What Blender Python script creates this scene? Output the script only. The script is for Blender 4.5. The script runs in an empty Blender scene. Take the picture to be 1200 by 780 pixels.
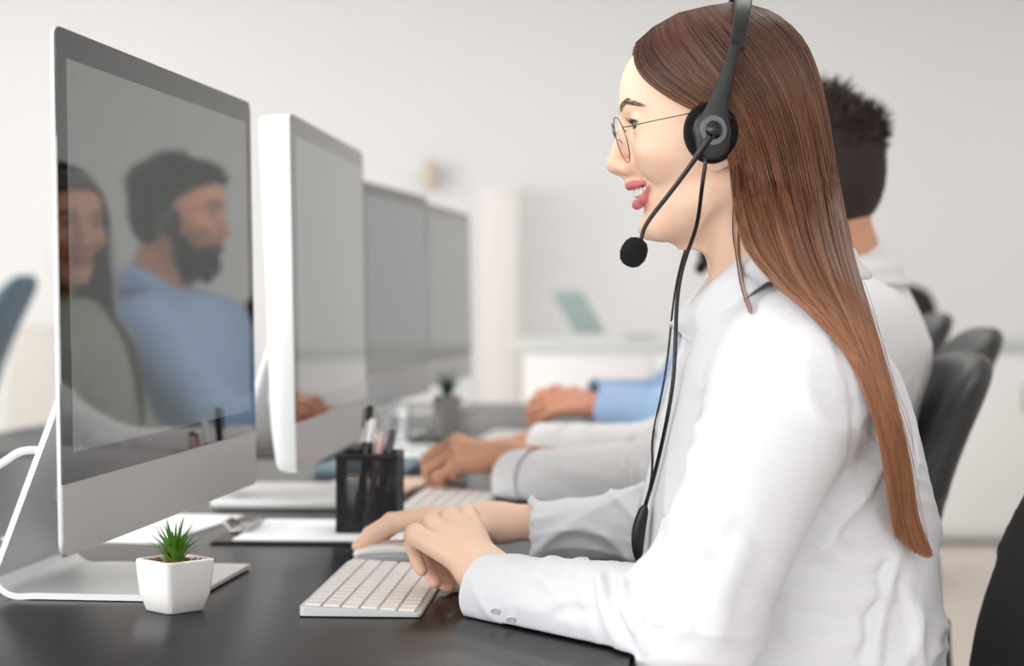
import bpy, bmesh, math, random
import numpy as np
from mathutils import Vector, Matrix

random.seed(7); RNG = np.random.default_rng(11)
PI = math.pi
F = 2220.0; CZ = 1.05; HY = 348.0; DESK = 0.75
sc = bpy.context.scene
COL = sc.collection

def wp(px, py, d):
    return np.array([(px - 600.0) * d / F, d, CZ + (HY - py) * d / F])

# ------------------------------------------------------------------ materials
MATS = {}
def mat(name, color=(0.8, 0.8, 0.8), rough=0.5, metal=0.0, **kw):
    if name in MATS: return MATS[name]
    m = bpy.data.materials.new(name); m.use_nodes = True
    nt = m.node_tree; b = nt.nodes['Principled BSDF']
    b.inputs['Base Color'].default_value = (*color, 1)
    b.inputs['Roughness'].default_value = rough
    b.inputs['Metallic'].default_value = metal
    for k, v in kw.items():
        if k in ('bump', 'vary', 'attr', 'stretch'): continue
        key = k.replace('_', ' ')
        inp = b.inputs[key]
        inp.default_value = (*v, 1) if isinstance(v, tuple) and len(v) == 3 and inp.type == 'RGBA' else v
    N = nt.nodes; L = nt.links
    src = None
    if 'vary' in kw or 'bump' in kw:
        tc = N.new('ShaderNodeTexCoord'); src = tc.outputs['Object']
        if 'stretch' in kw:
            mp = N.new('ShaderNodeMapping'); mp.inputs['Scale'].default_value = kw['stretch']
            L.new(src, mp.inputs['Vector']); src = mp.outputs['Vector']
    colsock = None
    if 'attr' in kw:
        a = N.new('ShaderNodeAttribute'); a.attribute_name = kw['attr']; colsock = a.outputs['Color']
    if 'vary' in kw:
        sc_, amt = kw['vary']
        n = N.new('ShaderNodeTexNoise'); n.inputs['Scale'].default_value = sc_; n.inputs['Detail'].default_value = 5
        L.new(src, n.inputs['Vector'])
        r = N.new('ShaderNodeMapRange'); r.inputs['To Min'].default_value = 1 - amt; r.inputs['To Max'].default_value = 1 + amt
        L.new(n.outputs['Fac'], r.inputs['Value'])
        mx = N.new('ShaderNodeMix'); mx.data_type = 'RGBA'; mx.blend_type = 'MULTIPLY'; mx.inputs['Factor'].default_value = 1
        if colsock: L.new(colsock, mx.inputs['A'])
        else: mx.inputs['A'].default_value = (*color, 1)
        L.new(r.outputs['Result'], mx.inputs['B']); colsock = mx.outputs['Result']
    if colsock: L.new(colsock, b.inputs['Base Color'])
    if 'bump' in kw:
        sc_, st, dist = kw['bump']
        n = N.new('ShaderNodeTexNoise'); n.inputs['Scale'].default_value = sc_; n.inputs['Detail'].default_value = 4
        L.new(src, n.inputs['Vector'])
        bp = N.new('ShaderNodeBump'); bp.inputs['Strength'].default_value = st; bp.inputs['Distance'].default_value = dist
        L.new(n.outputs['Fac'], bp.inputs['Height']); L.new(bp.outputs['Normal'], b.inputs['Normal'])
    MATS[name] = m
    return m

# ------------------------------------------------------------------ objects
FRAME = {}
def thing(name, label, cat, loc=(0, 0, 0), rotz=0.0, group=None):
    o = bpy.data.objects.new(name, None); COL.objects.link(o)
    o.empty_display_size = 0.05
    o.location = loc; o.rotation_euler = (0, 0, rotz)
    o['label'] = label; o['category'] = cat
    if group: o['group'] = group
    FRAME[o.name] = (np.array(loc, float), rotz)
    return o
def tag(o, label=None, cat=None, group=None, kind=None):
    if label: o['label'] = label
    if cat: o['category'] = cat
    if group: o['group'] = group
    if kind: o['kind'] = kind
    return o
def root_of(o):
    while o.parent: o = o.parent
    return o
def mesh_obj(name, V, Fc, m, parent=None, smooth=True, world=False, colors=None, sharp=None):
    """link verts/faces as one mesh object; world=True: V is in world space and is moved into the frame of its thing"""
    V = np.asarray(V, float)
    if world and parent is not None:
        r = root_of(parent)
        loc, rz = FRAME[r.name]
        V = V - loc
        if rz:
            c, s = math.cos(-rz), math.sin(-rz)
            V = np.stack([V[:, 0]*c - V[:, 1]*s, V[:, 0]*s + V[:, 1]*c, V[:, 2]], 1)
    me = bpy.data.meshes.new(name)
    if isinstance(Fc, np.ndarray):
        n, k = Fc.shape
        me.vertices.add(len(V)); me.vertices.foreach_set('co', V.astype(np.float32).ravel())
        me.loops.add(n*k); me.loops.foreach_set('vertex_index', Fc.astype(np.int32).ravel())
        me.polygons.add(n); me.polygons.foreach_set('loop_start', np.arange(0, n*k, k, dtype=np.int32))
        me.update(calc_edges=True);
    else:
        me.from_pydata([tuple(v) for v in V], [], [tuple(f) for f in Fc]); me.update()
    if smooth:
        me.polygons.foreach_set('use_smooth', np.ones(len(me.polygons), dtype=bool))
        if sharp is not None: me.set_sharp_from_angle(angle=sharp)
    if colors is not None:
        a = me.color_attributes.new('tint', 'FLOAT_COLOR', 'POINT')
        c = np.ones((len(V), 4), np.float32); c[:, :3] = colors
        a.data.foreach_set('color', c.ravel())
    me.materials.append(m)
    o = bpy.data.objects.new(name, me); COL.objects.link(o)
    if parent is not None: o.parent = parent
    return o

class MB:
    def __init__(s): s.V = []; s.F = []
    def add(s, V, Fc, M=None):
        b = len(s.V)
        for v in V:
            v = Vector(v)
            if M is not None: v = M @ v
            s.V.append(tuple(v))
        for f in Fc: s.F.append(tuple(i + b for i in f))
        return s
    def box(s, c, size, bevel=0.0, M=None, seg=2):
        bm = bmesh.new(); bmesh.ops.create_cube(bm, size=1)
        for v in bm.verts: v.co = Vector((v.co.x*size[0], v.co.y*size[1], v.co.z*size[2]))
        if bevel > 0: bmesh.ops.bevel(bm, geom=bm.edges[:], offset=bevel, segments=seg, affect='EDGES', profile=0.5)
        T = Matrix.Translation(c)
        T = (M @ T) if M is not None else T
        bm.verts.index_update()
        s.add([v.co[:] for v in bm.verts], [[v.index for v in f.verts] for f in bm.faces], T); bm.free(); return s
    def tube(s, pts, r, n=10, closed=False, cap=True, flat=1.0):
        P = [Vector(p) for p in pts]; K = len(P)
        R = list(r) if hasattr(r, '__len__') else [r]*K
        up = None; rings = []
        for i in range(K):
            if closed: t = (P[(i+1) % K] - P[i-1])
            else: t = P[min(i+1, K-1)] - P[max(i-1, 0)]
            t.normalize()
            if up is None: up = t.orthogonal().normalized()
            up = (up - t*up.dot(t)).normalized(); bi = t.cross(up)
            rings.append([P[i] + (up*math.cos(a)*flat + bi*math.sin(a))*R[i] for a in [2*PI*j/n for j in range(n)]])
        V = [v for rg in rings for v in rg]; Fc = []
        for i in range(K if closed else K-1):
            a = i*n; b = ((i+1) % K)*n
            for j in range(n): Fc.append((a+j, a+(j+1) % n, b+(j+1) % n, b+j))
        if cap and not closed:
            Fc.append(tuple(reversed(range(n)))); Fc.append(tuple((K-1)*n + j for j in range(n)))
        s.add([tuple(v) for v in V], Fc); return s
    def lathe(s, prof, n=32, c=(0, 0, 0), M=None, cap=True):
        V = []; Fc = []
        for (r, z) in prof:
            for j in range(n): V.append((c[0]+r*math.cos(2*PI*j/n), c[1]+r*math.sin(2*PI*j/n), c[2]+z))
        for i in range(len(prof)-1):
            for j in range(n): Fc.append((i*n+j, i*n+(j+1) % n, (i+1)*n+(j+1) % n, (i+1)*n+j))
        if cap:
            Fc.append(tuple(reversed(range(n)))); Fc.append(tuple((len(prof)-1)*n+j for j in range(n)))
        s.add(V, Fc, M); return s
    def prism(s, outline, t, M=None, bevel=0.0, seg=2):
        """outline in local xy, extruded 0..t in z"""
        bm = bmesh.new(); vs = [bm.verts.new((x, y, 0)) for x, y in outline]
        f = bm.faces.new(vs); r = bmesh.ops.extrude_face_region(bm, geom=[f])
        for v in r['geom']:
            if isinstance(v, bmesh.types.BMVert): v.co.z += t
        bmesh.ops.recalc_face_normals(bm, faces=bm.faces[:])
        if bevel > 0:
            ed = [e for e in bm.edges if len(e.link_faces) == 2 and e.calc_face_angle(0) > 0.7]
            bmesh.ops.bevel(bm, geom=ed, offset=bevel, segments=seg, affect='EDGES', profile=0.5)
        bm.verts.index_update()
        s.add([v.co[:] for v in bm.verts], [[v.index for v in f.verts] for f in bm.faces], M); bm.free(); return s
    def build(s, name, m, parent=None, smooth=True, world=False, sharp=0.6, colors=None):
        return mesh_obj(name, s.V, s.F, m, parent, smooth, world, sharp=sharp, colors=colors)

def rrect(w, h, r, n=5, cx=0, cy=0):
    out = []
    for (sx, sy, a0) in ((1, 1, 0), (-1, 1, 90), (-1, -1, 180), (1, -1, 270)):
        for k in range(n+1):
            a = math.radians(a0 + 90*k/n)
            out.append((cx+sx*(w/2-r)+r*math.cos(a), cy+sy*(h/2-r)+r*math.sin(a)))
    return out
def smooth_path(pts, n=40):
    P = np.array(pts, float); K = len(P)
    Q = np.vstack([2*P[0]-P[1], P, 2*P[-1]-P[-2]])
    t = np.linspace(0, K-1-1e-6, n); i = t.astype(int); u = (t-i)[:, None]
    a, b, c, d = Q[i], Q[i+1], Q[i+2], Q[i+3]
    return 0.5*((2*b)+(-a+c)*u+(2*a-5*b+4*c-d)*u**2+(-a+3*b-3*c+d)*u**3)

# ------------------------------------------------------------------ implicit surfaces
f32 = np.float32
def smin(a, b, k):
    h = np.clip(0.5+0.5*(b-a)/k, 0, 1); return b+(a-b)*h-k*h*(1-h)
def smax(a, b, k): return -smin(-a, -b, k)
def rc(P, a, b, ra, rb, flat=None):
    a = np.asarray(a, f32); b = np.asarray(b, f32); d = b-a; L = float(d @ d)+1e-12
    px, py, pz = P[0]-a[0], P[1]-a[1], P[2]-a[2]
    t = np.clip((px*d[0]+py*d[1]+pz*d[2])/L, 0, 1)
    qx, qy, qz = px-d[0]*t, py-d[1]*t, pz-d[2]*t
    if flat is not None:     # flat = (normal, factor): thinner along normal
        n, k = flat; q = (qx*n[0]+qy*n[1]+qz*n[2])*(1/k-1)
        qx, qy, qz = qx+q*n[0], qy+q*n[1], qz+q*n[2]
    return np.sqrt(qx*qx+qy*qy+qz*qz)-(ra+(rb-ra)*t)
def ell(P, c, r, R=None):
    x, y, z = P[0]-c[0], P[1]-c[1], P[2]-c[2]
    if R is not None:
        x, y, z = (R[0][0]*x+R[0][1]*y+R[0][2]*z, R[1][0]*x+R[1][1]*y+R[1][2]*z, R[2][0]*x+R[2][1]*y+R[2][2]*z)
    k0 = np.sqrt((x/r[0])**2+(y/r[1])**2+(z/r[2])**2)+1e-6
    k1 = np.sqrt((x/r[0]**2)**2+(y/r[1]**2)**2+(z/r[2]**2)**2)+1e-6
    return k0*(k0-1)/k1
def nets(f, lo, hi, h):
    """naive surface nets of the zero level of f over the box lo..hi"""
    ax = [np.arange(lo[i], hi[i]+h, h, dtype=f32) for i in range(3)]
    X, Y, Z = np.meshgrid(*ax, indexing='ij', sparse=False)
    v = f((X, Y, Z)).astype(f32)
    v[0] = v[-1] = 1; v[:, 0] = v[:, -1] = 1; v[:, :, 0] = v[:, :, -1] = 1
    s = v < 0
    nx, ny, nz = v.shape
    c = np.zeros((nx-1, ny-1, nz-1), np.int8)
    for i in (0, 1):
        for j in (0, 1):
            for k in (0, 1): c += s[i:nx-1+i, j:ny-1+j, k:nz-1+k]
    act = (c > 0) & (c < 8)
    I, J, K = np.nonzero(act)
    idx = -np.ones(act.shape, np.int64); idx[I, J, K] = np.arange(len(I))
    acc = np.zeros((len(I), 3)); cnt = np.zeros(len(I))
    cor = [(i, j, k) for i in (0, 1) for j in (0, 1) for k in (0, 1)]
    for a in cor:
        for d in range(3):
            if a[d]: continue
            b = list(a); b[d] = 1
            va = v[I+a[0], J+a[1], K+a[2]]; vb = v[I+b[0], J+b[1], K+b[2]]
            m = (va < 0) != (vb < 0)
            t = np.where(m, va/np.where(m, va-vb, 1), 0)
            p = np.array(a, float)[None, :].repeat(len(I), 0); p[:, d] += t
            acc[m] += p[m]; cnt[m] += 1
    V = (acc/np.maximum(cnt, 1)[:, None]+np.stack([I, J, K], 1))*h+np.array([ax[0][0], ax[1][0], ax[2][0]])
    quads = []
    for d in range(3):
        sl0 = [slice(1, -1)]*3; sl1 = [slice(1, -1)]*3
        sl0[d] = slice(0, v.shape[d]-1); sl1[d] = slice(1, v.shape[d])
        a = s[tuple(sl0)]; b = s[tuple(sl1)]
        for flip in (False, True):
            m = (~a & b) if flip else (a & ~b)
            E = np.stack(np.nonzero(m), 1)
            o = np.ones(3, int); o[d] = 0; E = E+o
            u, w = [(1, 2), (2, 0), (0, 1)][d]
            def cell(du, dw):
                q = E.copy(); q[:, u] -= du; q[:, w] -= dw
                return idx[q[:, 0], q[:, 1], q[:, 2]]
            q = np.stack([cell(1, 1), cell(0, 1), cell(0, 0), cell(1, 0)], 1)
            if flip: q = q[:, ::-1]
            quads.append(q)
    Q = np.concatenate(quads); Q = Q[(Q >= 0).all(1)]
    return V, Q
def field_at(f, pts):
    p = np.asarray(pts, f32); return f((p[..., 0], p[..., 1], p[..., 2]))
def push_out(f, pts, gap, it=4, step=None):
    """move points along the field's gradient until they lie gap outside it"""
    p = np.array(pts, float); e = 0.002
    for _ in range(it):
        v = field_at(f, p); m = v < gap
        if not m.any(): break
        q = p[m]; g = np.stack([field_at(f, q+np.eye(3)[i]*e)-field_at(f, q-np.eye(3)[i]*e) for i in range(3)], -1)
        g /= np.linalg.norm(g, axis=-1, keepdims=True)+1e-9
        p[m] = q+g*np.clip(gap-v[m], 0, 0.02)[..., None]
    return p
def lay_over(f, P, gap, it=160):
    """slide strand points sideways, towards the near side, until they lie on top of what f describes, then ease the slide along each strand"""
    P = np.array(P, float); N, K, _ = P.shape; q = P.reshape(-1, 3).copy(); s = np.ones(len(q)); act = np.arange(len(q)); eye = np.array([0, 0, CZ])
    for _ in range(it):
        v = field_at(f, eye+(q[act]-eye)*s[act][:, None]); m = v < gap; act = act[m]
        if len(act) == 0: break
        s[act] -= np.maximum((gap-v[m])*.9, .0012)/1.8
    d = (1-s).reshape(N, K)
    w = 6; pad = np.pad(d, ((0, 0), (w, w)), mode='edge')
    mx = np.max(np.stack([pad[:, i:i+K] for i in range(w-4, w+5)]), 0)
    k = np.exp(-0.5*(np.arange(-w, w+1)/2.4)**2); k /= k.sum(); pad = np.pad(mx, ((0, 0), (w, w)), mode='edge')
    d = sum(k[i]*pad[:, i:i+K] for i in range(2*w+1))
    g = np.clip((1.178-P[..., 2])/.06, 0, 1); g = g*g*(3-2*g); d0 = (1-s).reshape(N, K); d = np.maximum(d*g, d0*(1-g))
    return eye+(P-eye)*(1-d)[..., None]
def push_y(f, pts, gap, sign=1, it=70):
    """slide points sideways (towards -y for sign 1) until they lie gap outside the field"""
    p = np.array(pts, float); sh = p.shape; p = p.reshape(-1, 3); act = np.arange(len(p))
    for _ in range(it):
        v = field_at(f, p[act]); m = v < gap
        act = act[m]
        if len(act) == 0: break
        p[act, 1] -= sign*np.maximum((gap-v[m])*.9, .0008)
    return p.reshape(sh)
def desk_box(P):
    """distance to the desktop slabs, used to rest sleeves on them"""
    x = (P[0]-f32(.128))*f32(math.cos(math.radians(7)))-(P[1]-f32(1.82))*f32(math.sin(math.radians(7)))
    dz = np.abs(P[2]-f32(DESK-.0125))-.0150
    return np.maximum(x-.004, dz).astype(f32)
def join(parts):
    V = []; Q = []; b = 0
    for v, q in parts: V.append(v); Q.append(q+b); b += len(v)
    return np.concatenate(V), np.concatenate(Q)
def strands(paths, radii, sides=3):
    """paths (N,K,3) -> thin tubes; returns V, F, and the (strand, t) of each vertex"""
    P = np.asarray(paths, float); N, K, _ = P.shape
    T = np.gradient(P, axis=1); T /= np.linalg.norm(T, axis=2, keepdims=True)+1e-9
    ref = np.where(np.abs(T[:, :, 1:2]) < 0.9, np.array([0, 1.0, 0]), np.array([1.0, 0, 0]))
    A = np.cross(T, ref); A /= np.linalg.norm(A, axis=2, keepdims=True)+1e-9
    B = np.cross(T, A)
    R = np.asarray(radii, float)
    if R.ndim == 1: R = np.broadcast_to(R, (N, K))
    V = np.stack([P+(A*math.cos(2*PI*j/sides)+B*math.sin(2*PI*j/sides))*R[..., None] for j in range(sides)], 2)
    V = V.reshape(-1, 3)
    n = np.arange(N)[:, None, None]; k = np.arange(K-1)[None, :, None]; j = np.arange(sides)[None, None, :]
    def id_(n, k, j): return (n*K+k)*sides+j % sides
    Fq = np.stack([id_(n, k, j)+0*j, id_(n, k, j+1), id_(n, k+1, j+1), id_(n, k+1, j)+0*j], -1).reshape(-1, 4)
    tt = np.broadcast_to(np.linspace(0, 1, K)[None, :, None], (N, K, sides)).reshape(-1)
    ii = np.broadcast_to(np.arange(N)[:, None, None], (N, K, sides)).reshape(-1)
    return V, Fq, ii, tt
def wr(P, seed, scale, amp, dirv=(0, 0, 1), warp=1.6):
    """cloth folds: ridged warped waves"""
    r = np.random.default_rng(seed); x, y, z = P
    ph = 0
    for k in range(3):
        a = r.normal(size=3)*scale*0.45; b = r.uniform(0, 6)
        ph = ph+warp*np.sin(a[0]*x+a[1]*y+a[2]*z+b)
    d = np.array(dirv, float); d = d/np.linalg.norm(d)*scale
    w = np.sin(d[0]*x+d[1]*y+d[2]*z+ph)
    mk = 0.5+0.5*np.sin(r.normal()*12*x+r.normal()*12*y+r.normal()*12*z+r.uniform(0, 6))
    return amp*(1-np.abs(w))**2*mk
# ------------------------------------------------------------------ people
def srgb(r, g, b):
    c = np.array([r, g, b], float)/255
    return tuple(np.where(c <= 0.04045, c/12.92, ((c+0.055)/1.055)**2.4))

class HeadFrame:
    """x forward, y towards the person's left, z up, origin midway between the ears"""
    def __init__(s, o, yaw=0.0, pitch=0.0, scale=1.0):
        a = math.radians(yaw); b = math.radians(pitch)
        f0 = np.array([-math.cos(a), -math.sin(a), 0.0]); l = np.array([math.sin(a), -math.cos(a), 0.0])
        u = np.array([0, 0, 1.0])
        s.f = f0*math.cos(b)-u*math.sin(b); s.u = u*math.cos(b)+f0*math.sin(b); s.l = l
        s.o = np.array(o, float); s.s = scale
    def local(s, P):
        x, y, z = P[0]-f32(s.o[0]), P[1]-f32(s.o[1]), P[2]-f32(s.o[2]); k = 1/s.s
        return tuple(((x*v[0]+y*v[1]+z*v[2])*k).astype(f32) for v in (s.f, s.l, s.u))
    def world(s, p):
        p = np.asarray(p, float)
        return s.o+(p[..., 0:1]*s.f+p[..., 1:2]*s.l+p[..., 2:3]*s.u)*s.s
    def R(s): return np.stack([s.f, s.l, s.u], 1)   # columns

TAB = np.array([   # z, front x, back x, half width
 (-.101, .028, .006, .010), (-.095, .044, .002, .020), (-.088, .0530, -.004, .034), (-.078, .0560, -.014, .0440),
 (-.065, .0610, -.034, .0530), (-.050, .0635, -.060, .0580), (-.035, .0690, -.080, .0650), (-.020, .0745, -.092, .0700),
 (0.0, .0775, -.099, .0725), (.015, .0800, -.102, .0735), (.030, .0850, -.103, .0730), (.045, .0855, -.102, .0715),
 (.060, .0835, -.099, .0690), (.075, .0780, -.093, .0640), (.090, .0650, -.083, .0560), (.105, .0420, -.066, .0420),
 (.114, .0160, -.044, .0240), (.119, -.008, -.028, .0080)])
zz_ = np.arange(-.112, .128, .001)
def _sm(col):
    v = np.interp(zz_, TAB[:, 0], TAB[:, col]); k = np.exp(-0.5*(np.arange(-9, 10)/3.5)**2); k /= k.sum()
    return np.convolve(np.pad(v, 9, mode='edge'), k, 'valid')
XF_, XB_, HW_ = _sm(1), _sm(2), _sm(3)
UPL = [((.0762, 0, -.0432), .0033), ((.0750, .0070, -.0428), .0036), ((.0700, .0165, -.0428), .0030), ((.0575, .0275, -.0408), .0014)]
LOL = [((.0688, 0, -.0618), .0046), ((.0678, .0085, -.0608), .0044), ((.0635, .0175, -.0560), .0036), ((.0572, .0268, -.0430), .0014)]
LOC = [((p[0]+.001, p[1], p[2]+.0108*(1-p[1]/.029)), r) for p, r in LOL]
def chain(P, pts, k=0.003):
    d = None
    for (a, ra), (b, rb) in zip(pts[:-1], pts[1:]):
        e = rc(P, a, b, ra, rb); d = e if d is None else smin(d, e, k)
    return d
def skull(P):
    x, y, z = P; ay = np.abs(y)
    xf = np.interp(z, zz_, XF_).astype(f32); xb = np.interp(z, zz_, XB_).astype(f32); w = np.interp(z, zz_, HW_).astype(f32)
    xc = xf*0.30+xb*0.42+f32(0.0)
    fr = x > xc
    a = np.where(fr, xf-xc, xc-xb)
    p = np.where(fr, 2.25-.40*np.clip((-.022-z)/.02, 0, 1), 2.1)
    rho = ((np.abs(x-xc)/a)**p+(ay/w)**p)**(1/p)
    d = (rho-1)*np.minimum(a, w)*0.85
    return np.maximum(d, np.maximum(z-.1195, -.1045-z)).astype(f32)
def head_field(P, sex='f', smile=True, neck=True):
    x, y, z = P; ay = np.abs(y); A = (x, ay, z)
    d = skull(P)
    d = smin(d, rc(A, (.0555, 0, -.0835), (.048, .012, -.0835), .0120, .0110), .012)          # chin
    jw = 1.0 if sex == 'f' else 1.08
    d = smin(d, rc(A, (.045, .016, -.081), (.006, .047*jw, -.057), .0095, .0130), .015)      # jaw line
    d = smin(d, ell(A, (.048, .045, -.012), (.024, .015, .017)), .016)                      # cheekbone
    if smile: d = smin(d, ell(A, (.053, .036, -.026), (.013, .011, .013)), .012)
    d = smin(d, rc(A, (.0735, .010, .0300), (.0640, .036, .0330), .0075, .0060), .010)       # brow ridge
    d = smax(d, -ell(A, (.0860, .0300, .0100), (.0150, .0150, .0100)), .009)                # eye socket
    nose = rc(A, (.0765, 0, .022), (.0880, 0, -.0170), .0062, .0078)
    nose = smin(nose, ell(A, (.0893, 0, -.0228), (.0090, .0092, .0088)), .005)
    nose = smin(nose, ell(A, (.0795, .0105, -.0262), (.0095, .0068, .0075)), .005)
    nose = smin(nose, rc(A, (.0870, 0, -.0290), (.0770, 0, -.0320), .0040, .0045), .003)
    d = smin(d, nose, .007)
    d = smax(d, -ell(A, (.0830, .0060, -.0345), (.0050, .0026, .0034)), .002)
    d = smin(d, rc(A, (.0720, 0, -.0345), (.0735, .004, -.0400), .0062, .0062), .008)
    if smile:
        d = smax(d, -rc(A, (.0735, .0205, -.0280), (.0620, .0330, -.0430), .0012, .0010), .006)   # smile fold
        d = smax(d, -ell(A, (.0640, 0, -.0512), (.0165, .0190, .0074)), .002)                # open mouth
    up = chain(A, UPL); lo = chain(A, LOL if smile else LOC)
    d = smin(d, up, .0032); d = smin(d, lo, .0040)
    # lids over the eyeballs
    e = (.0622, .0305, .0120)
    lid = np.sqrt((x-e[0])**2+(ay-e[1])**2+(z-e[2])**2)-.0139
    lid = smin(lid, rc(A, (.0720, .0200, .0180), (.0690, .0385, .0185), .0035, .0035), .004)
    d = smin(d, lid, .004)
    d = smax(d, -ell(A, (.0765, .0305, .0120), (.0120, .0112, .0044)), .0012)
    # ears
    ear = smax(ell(A, (-.006, .0760, -.002), (.0160, .0060, .0290)), -ell(A, (-.003, .0830, .004), (.0095, .0060, .0170)), .003)
    ear = smin(ear, ell(A, (.002, .0735, -.027), (.0075, .0045, .0085)), .005)
    d = smin(d, ear, .004)
    if neck:
        r = 1.0 if sex == 'f' else 1.16
        d = smin(d, rc(P, (-.030, 0, -.045), (-.058, 0, -.130), .0490*r, .0510*r), .012)
        d = smin(d, rc(P, (-.058, 0, -.130), (-.080, 0, -.200), .0510*r, .0640*r), .02)
        d = smin(d, rc(A, (-.020, .046, -.050), (-.020, .014, -.160), .010, .011), .018)   # neck muscle
    return d
def head_tint(L, skin, lip, sex='f', smile=True):
    LOL = globals()['LOL'] if smile else LOC
    x, y, z = L; A = (x, np.abs(y), z); n = len(x)
    col = np.tile(np.array(skin), (n, 1)); lip = np.array(lip)
    def blend(m, c):
        nonlocal col
        m = np.clip(m, 0, 1)[:, None]; col = col*(1-m)+np.array(c)*m
    m = np.maximum(1-(chain(A, UPL)-.0002)/.0010, 1-(chain(A, LOL)-.0002)/.0012)
    blend(np.where(x > .055, m, 0), lip)
    ins = (ell(A, (.0570, 0, -.0510), (.0160, .0235, .0066)) < .0008) & (m < .3) & (np.abs(y) < .0175) & smile
    blend(ins.astype(float), (.09, .02, .02))
    r = np.sqrt(((x-.050)/.03)**2+((np.abs(y)-.045)/.03)**2+((z+.014)/.022)**2)
    blend(np.clip(1-r, 0, 1)*.35, np.array(skin)*np.array([1.0, .80, .78]))
    e = np.sqrt((x-.0622)**2+(np.abs(y)-.0305)**2+(z-.012)**2)
    op = ell(A, (.0765, .0305, .0120), (.0120, .0112, .0044))
    blend(np.where(e < .0165, 1-np.abs(op-.0002)/.0011, 0)*(z > .0115)*.9, (.03, .018, .014))
    blend(np.where(e < .0165, 1-np.abs(op-.0002)/.0009, 0)*(z <= .0115)*.5, (.20, .09, .07))
    return col

def hand_frame(w, d, up, thumb, curl=(35, 35, 35, 35), s=1.0, spread=1.0, bend=(1.1, 0.9), tcurl=20):
    """joints of a hand: w wrist, d finger direction, up = back of the hand, thumb = side the thumb is on"""
    d = np.array(d, float); d /= np.linalg.norm(d)
    up = np.array(up, float); up -= d*(up @ d); up /= np.linalg.norm(up)
    t = np.cross(d, up); t /= np.linalg.norm(t)
    if t @ np.array(thumb, float) < 0: t = -t
    w = np.array(w, float); J = {'w': w, 'f': [], 'up': up}
    ys = [.030, .010, -.010, -.028]; xs = [.083, .086, .081, .073]; zs = [.000, .004, .002, -.003]
    ln = [(.041, .025, .020), (.045, .029, .021), (.041, .027, .021), (.032, .020, .019)]
    for i in range(4):
        p = w+s*(d*xs[i]+t*ys[i]+up*zs[i]); J['f'].append([p])
        a = math.radians(curl[i]); ang = a*0.75
        dd = d+t*(ys[i]*2.2*spread)
        dd /= np.linalg.norm(dd)
        for k in range(3):
            v = dd*math.cos(ang)-up*math.sin(ang); p = p+v*ln[i][k]*s; J['f'][-1].append(p)
            ang += a*(bend[0] if k == 0 else bend[1])
    tc = math.radians(tcurl)
    q0 = w+s*(d*.020+t*.022-up*.006); q1 = q0+s*(d*.030+t*.022-up*.008)
    dv = d*math.cos(.35+tc*.2)+t*math.sin(.35-tc)-up*.22
    dv /= np.linalg.norm(dv); q2 = q1+s*.031*dv; dv2 = dv-up*.15-t*.25*tc; dv2 /= np.linalg.norm(dv2); q3 = q2+s*.025*dv2
    J['t'] = [q0, q1, q2, q3]; J['s'] = s
    return J
def hand_field(P, J, elbow=None, slim=1.0):
    s = J['s']*slim; w = J['w']; up = J['up']
    palm = None
    for i, f in enumerate(J['f']):
        e = rc(P, w+(f[0]-w)*.12, f[0]-up*.002*s, .0150*s, .0104*s)
        palm = e if palm is None else smin(palm, e, .010*s)
    c = sum(f[0] for f in J['f'])/4
    palm = smin(palm, rc(P, w-up*.002, w*.35+c*.65-up*.007*s, .0190*s, .0155*s), .010*s)
    fr = [.0088, .0090, .0086, .0078]; fing = None
    for i, f in enumerate(J['f']):
        r0 = fr[i]*s; q = None
        for k in range(3):
            e = rc(P, f[k], f[k+1], r0*(1.04-.10*k), r0*(.96-.11*k))
            q = e if q is None else smin(q, e, .0022)
        q = smin(q, np.sqrt((P[0]-f[1][0])**2+(P[1]-f[1][1])**2+(P[2]-f[1][2])**2).astype(f32)-r0*1.03, .003)
        q = smin(q, palm+.0008, .0001) if False else q
        fing = q if fing is None else smin(fing, q, .0008)
        kn = np.sqrt((P[0]-f[0][0])**2+(P[1]-f[0][1])**2+(P[2]-f[0][2])**2).astype(f32)-.0104*s
        palm = smin(palm, kn, .003)
    t = J['t']
    th = smin(rc(P, w+(t[0]-w)*.3, t[1], .0150*s, .0120*s), rc(P, t[1], t[2], .0108*s, .0096*s), .004)
    th = smin(th, rc(P, t[2], t[3], .0098*s, .0080*s), .003)
    d = smin(palm, fing, .0055*s); d = smin(d, th, .007*s)
    if elbow is not None:
        e = np.array(elbow); v = (e-w); L = np.linalg.norm(v); v /= L
        d = smin(d, rc(P, w-v*.012, w+v*min(L, .13), .0200*s, .0235*s), .016*s)
    return smax(d, .0005-desk_box(P), .0015)
def hand_mesh(J, elbow=None, h=.0016, slim=1.0):
    pts = [J['w']]+[p for f in J['f'] for p in f]+J['t']
    if elbow is not None:
        v = np.array(elbow)-J['w']; pts.append(J['w']+v/np.linalg.norm(v)*min(np.linalg.norm(v), .13))
    pts = np.array(pts); lo = pts.min(0)-.035; hi = pts.max(0)+.035
    return nets(lambda P: hand_field(P, J, elbow, slim), lo, hi, h)
def nails(J, parent, m, s=1.0, world=True):
    pass
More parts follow.
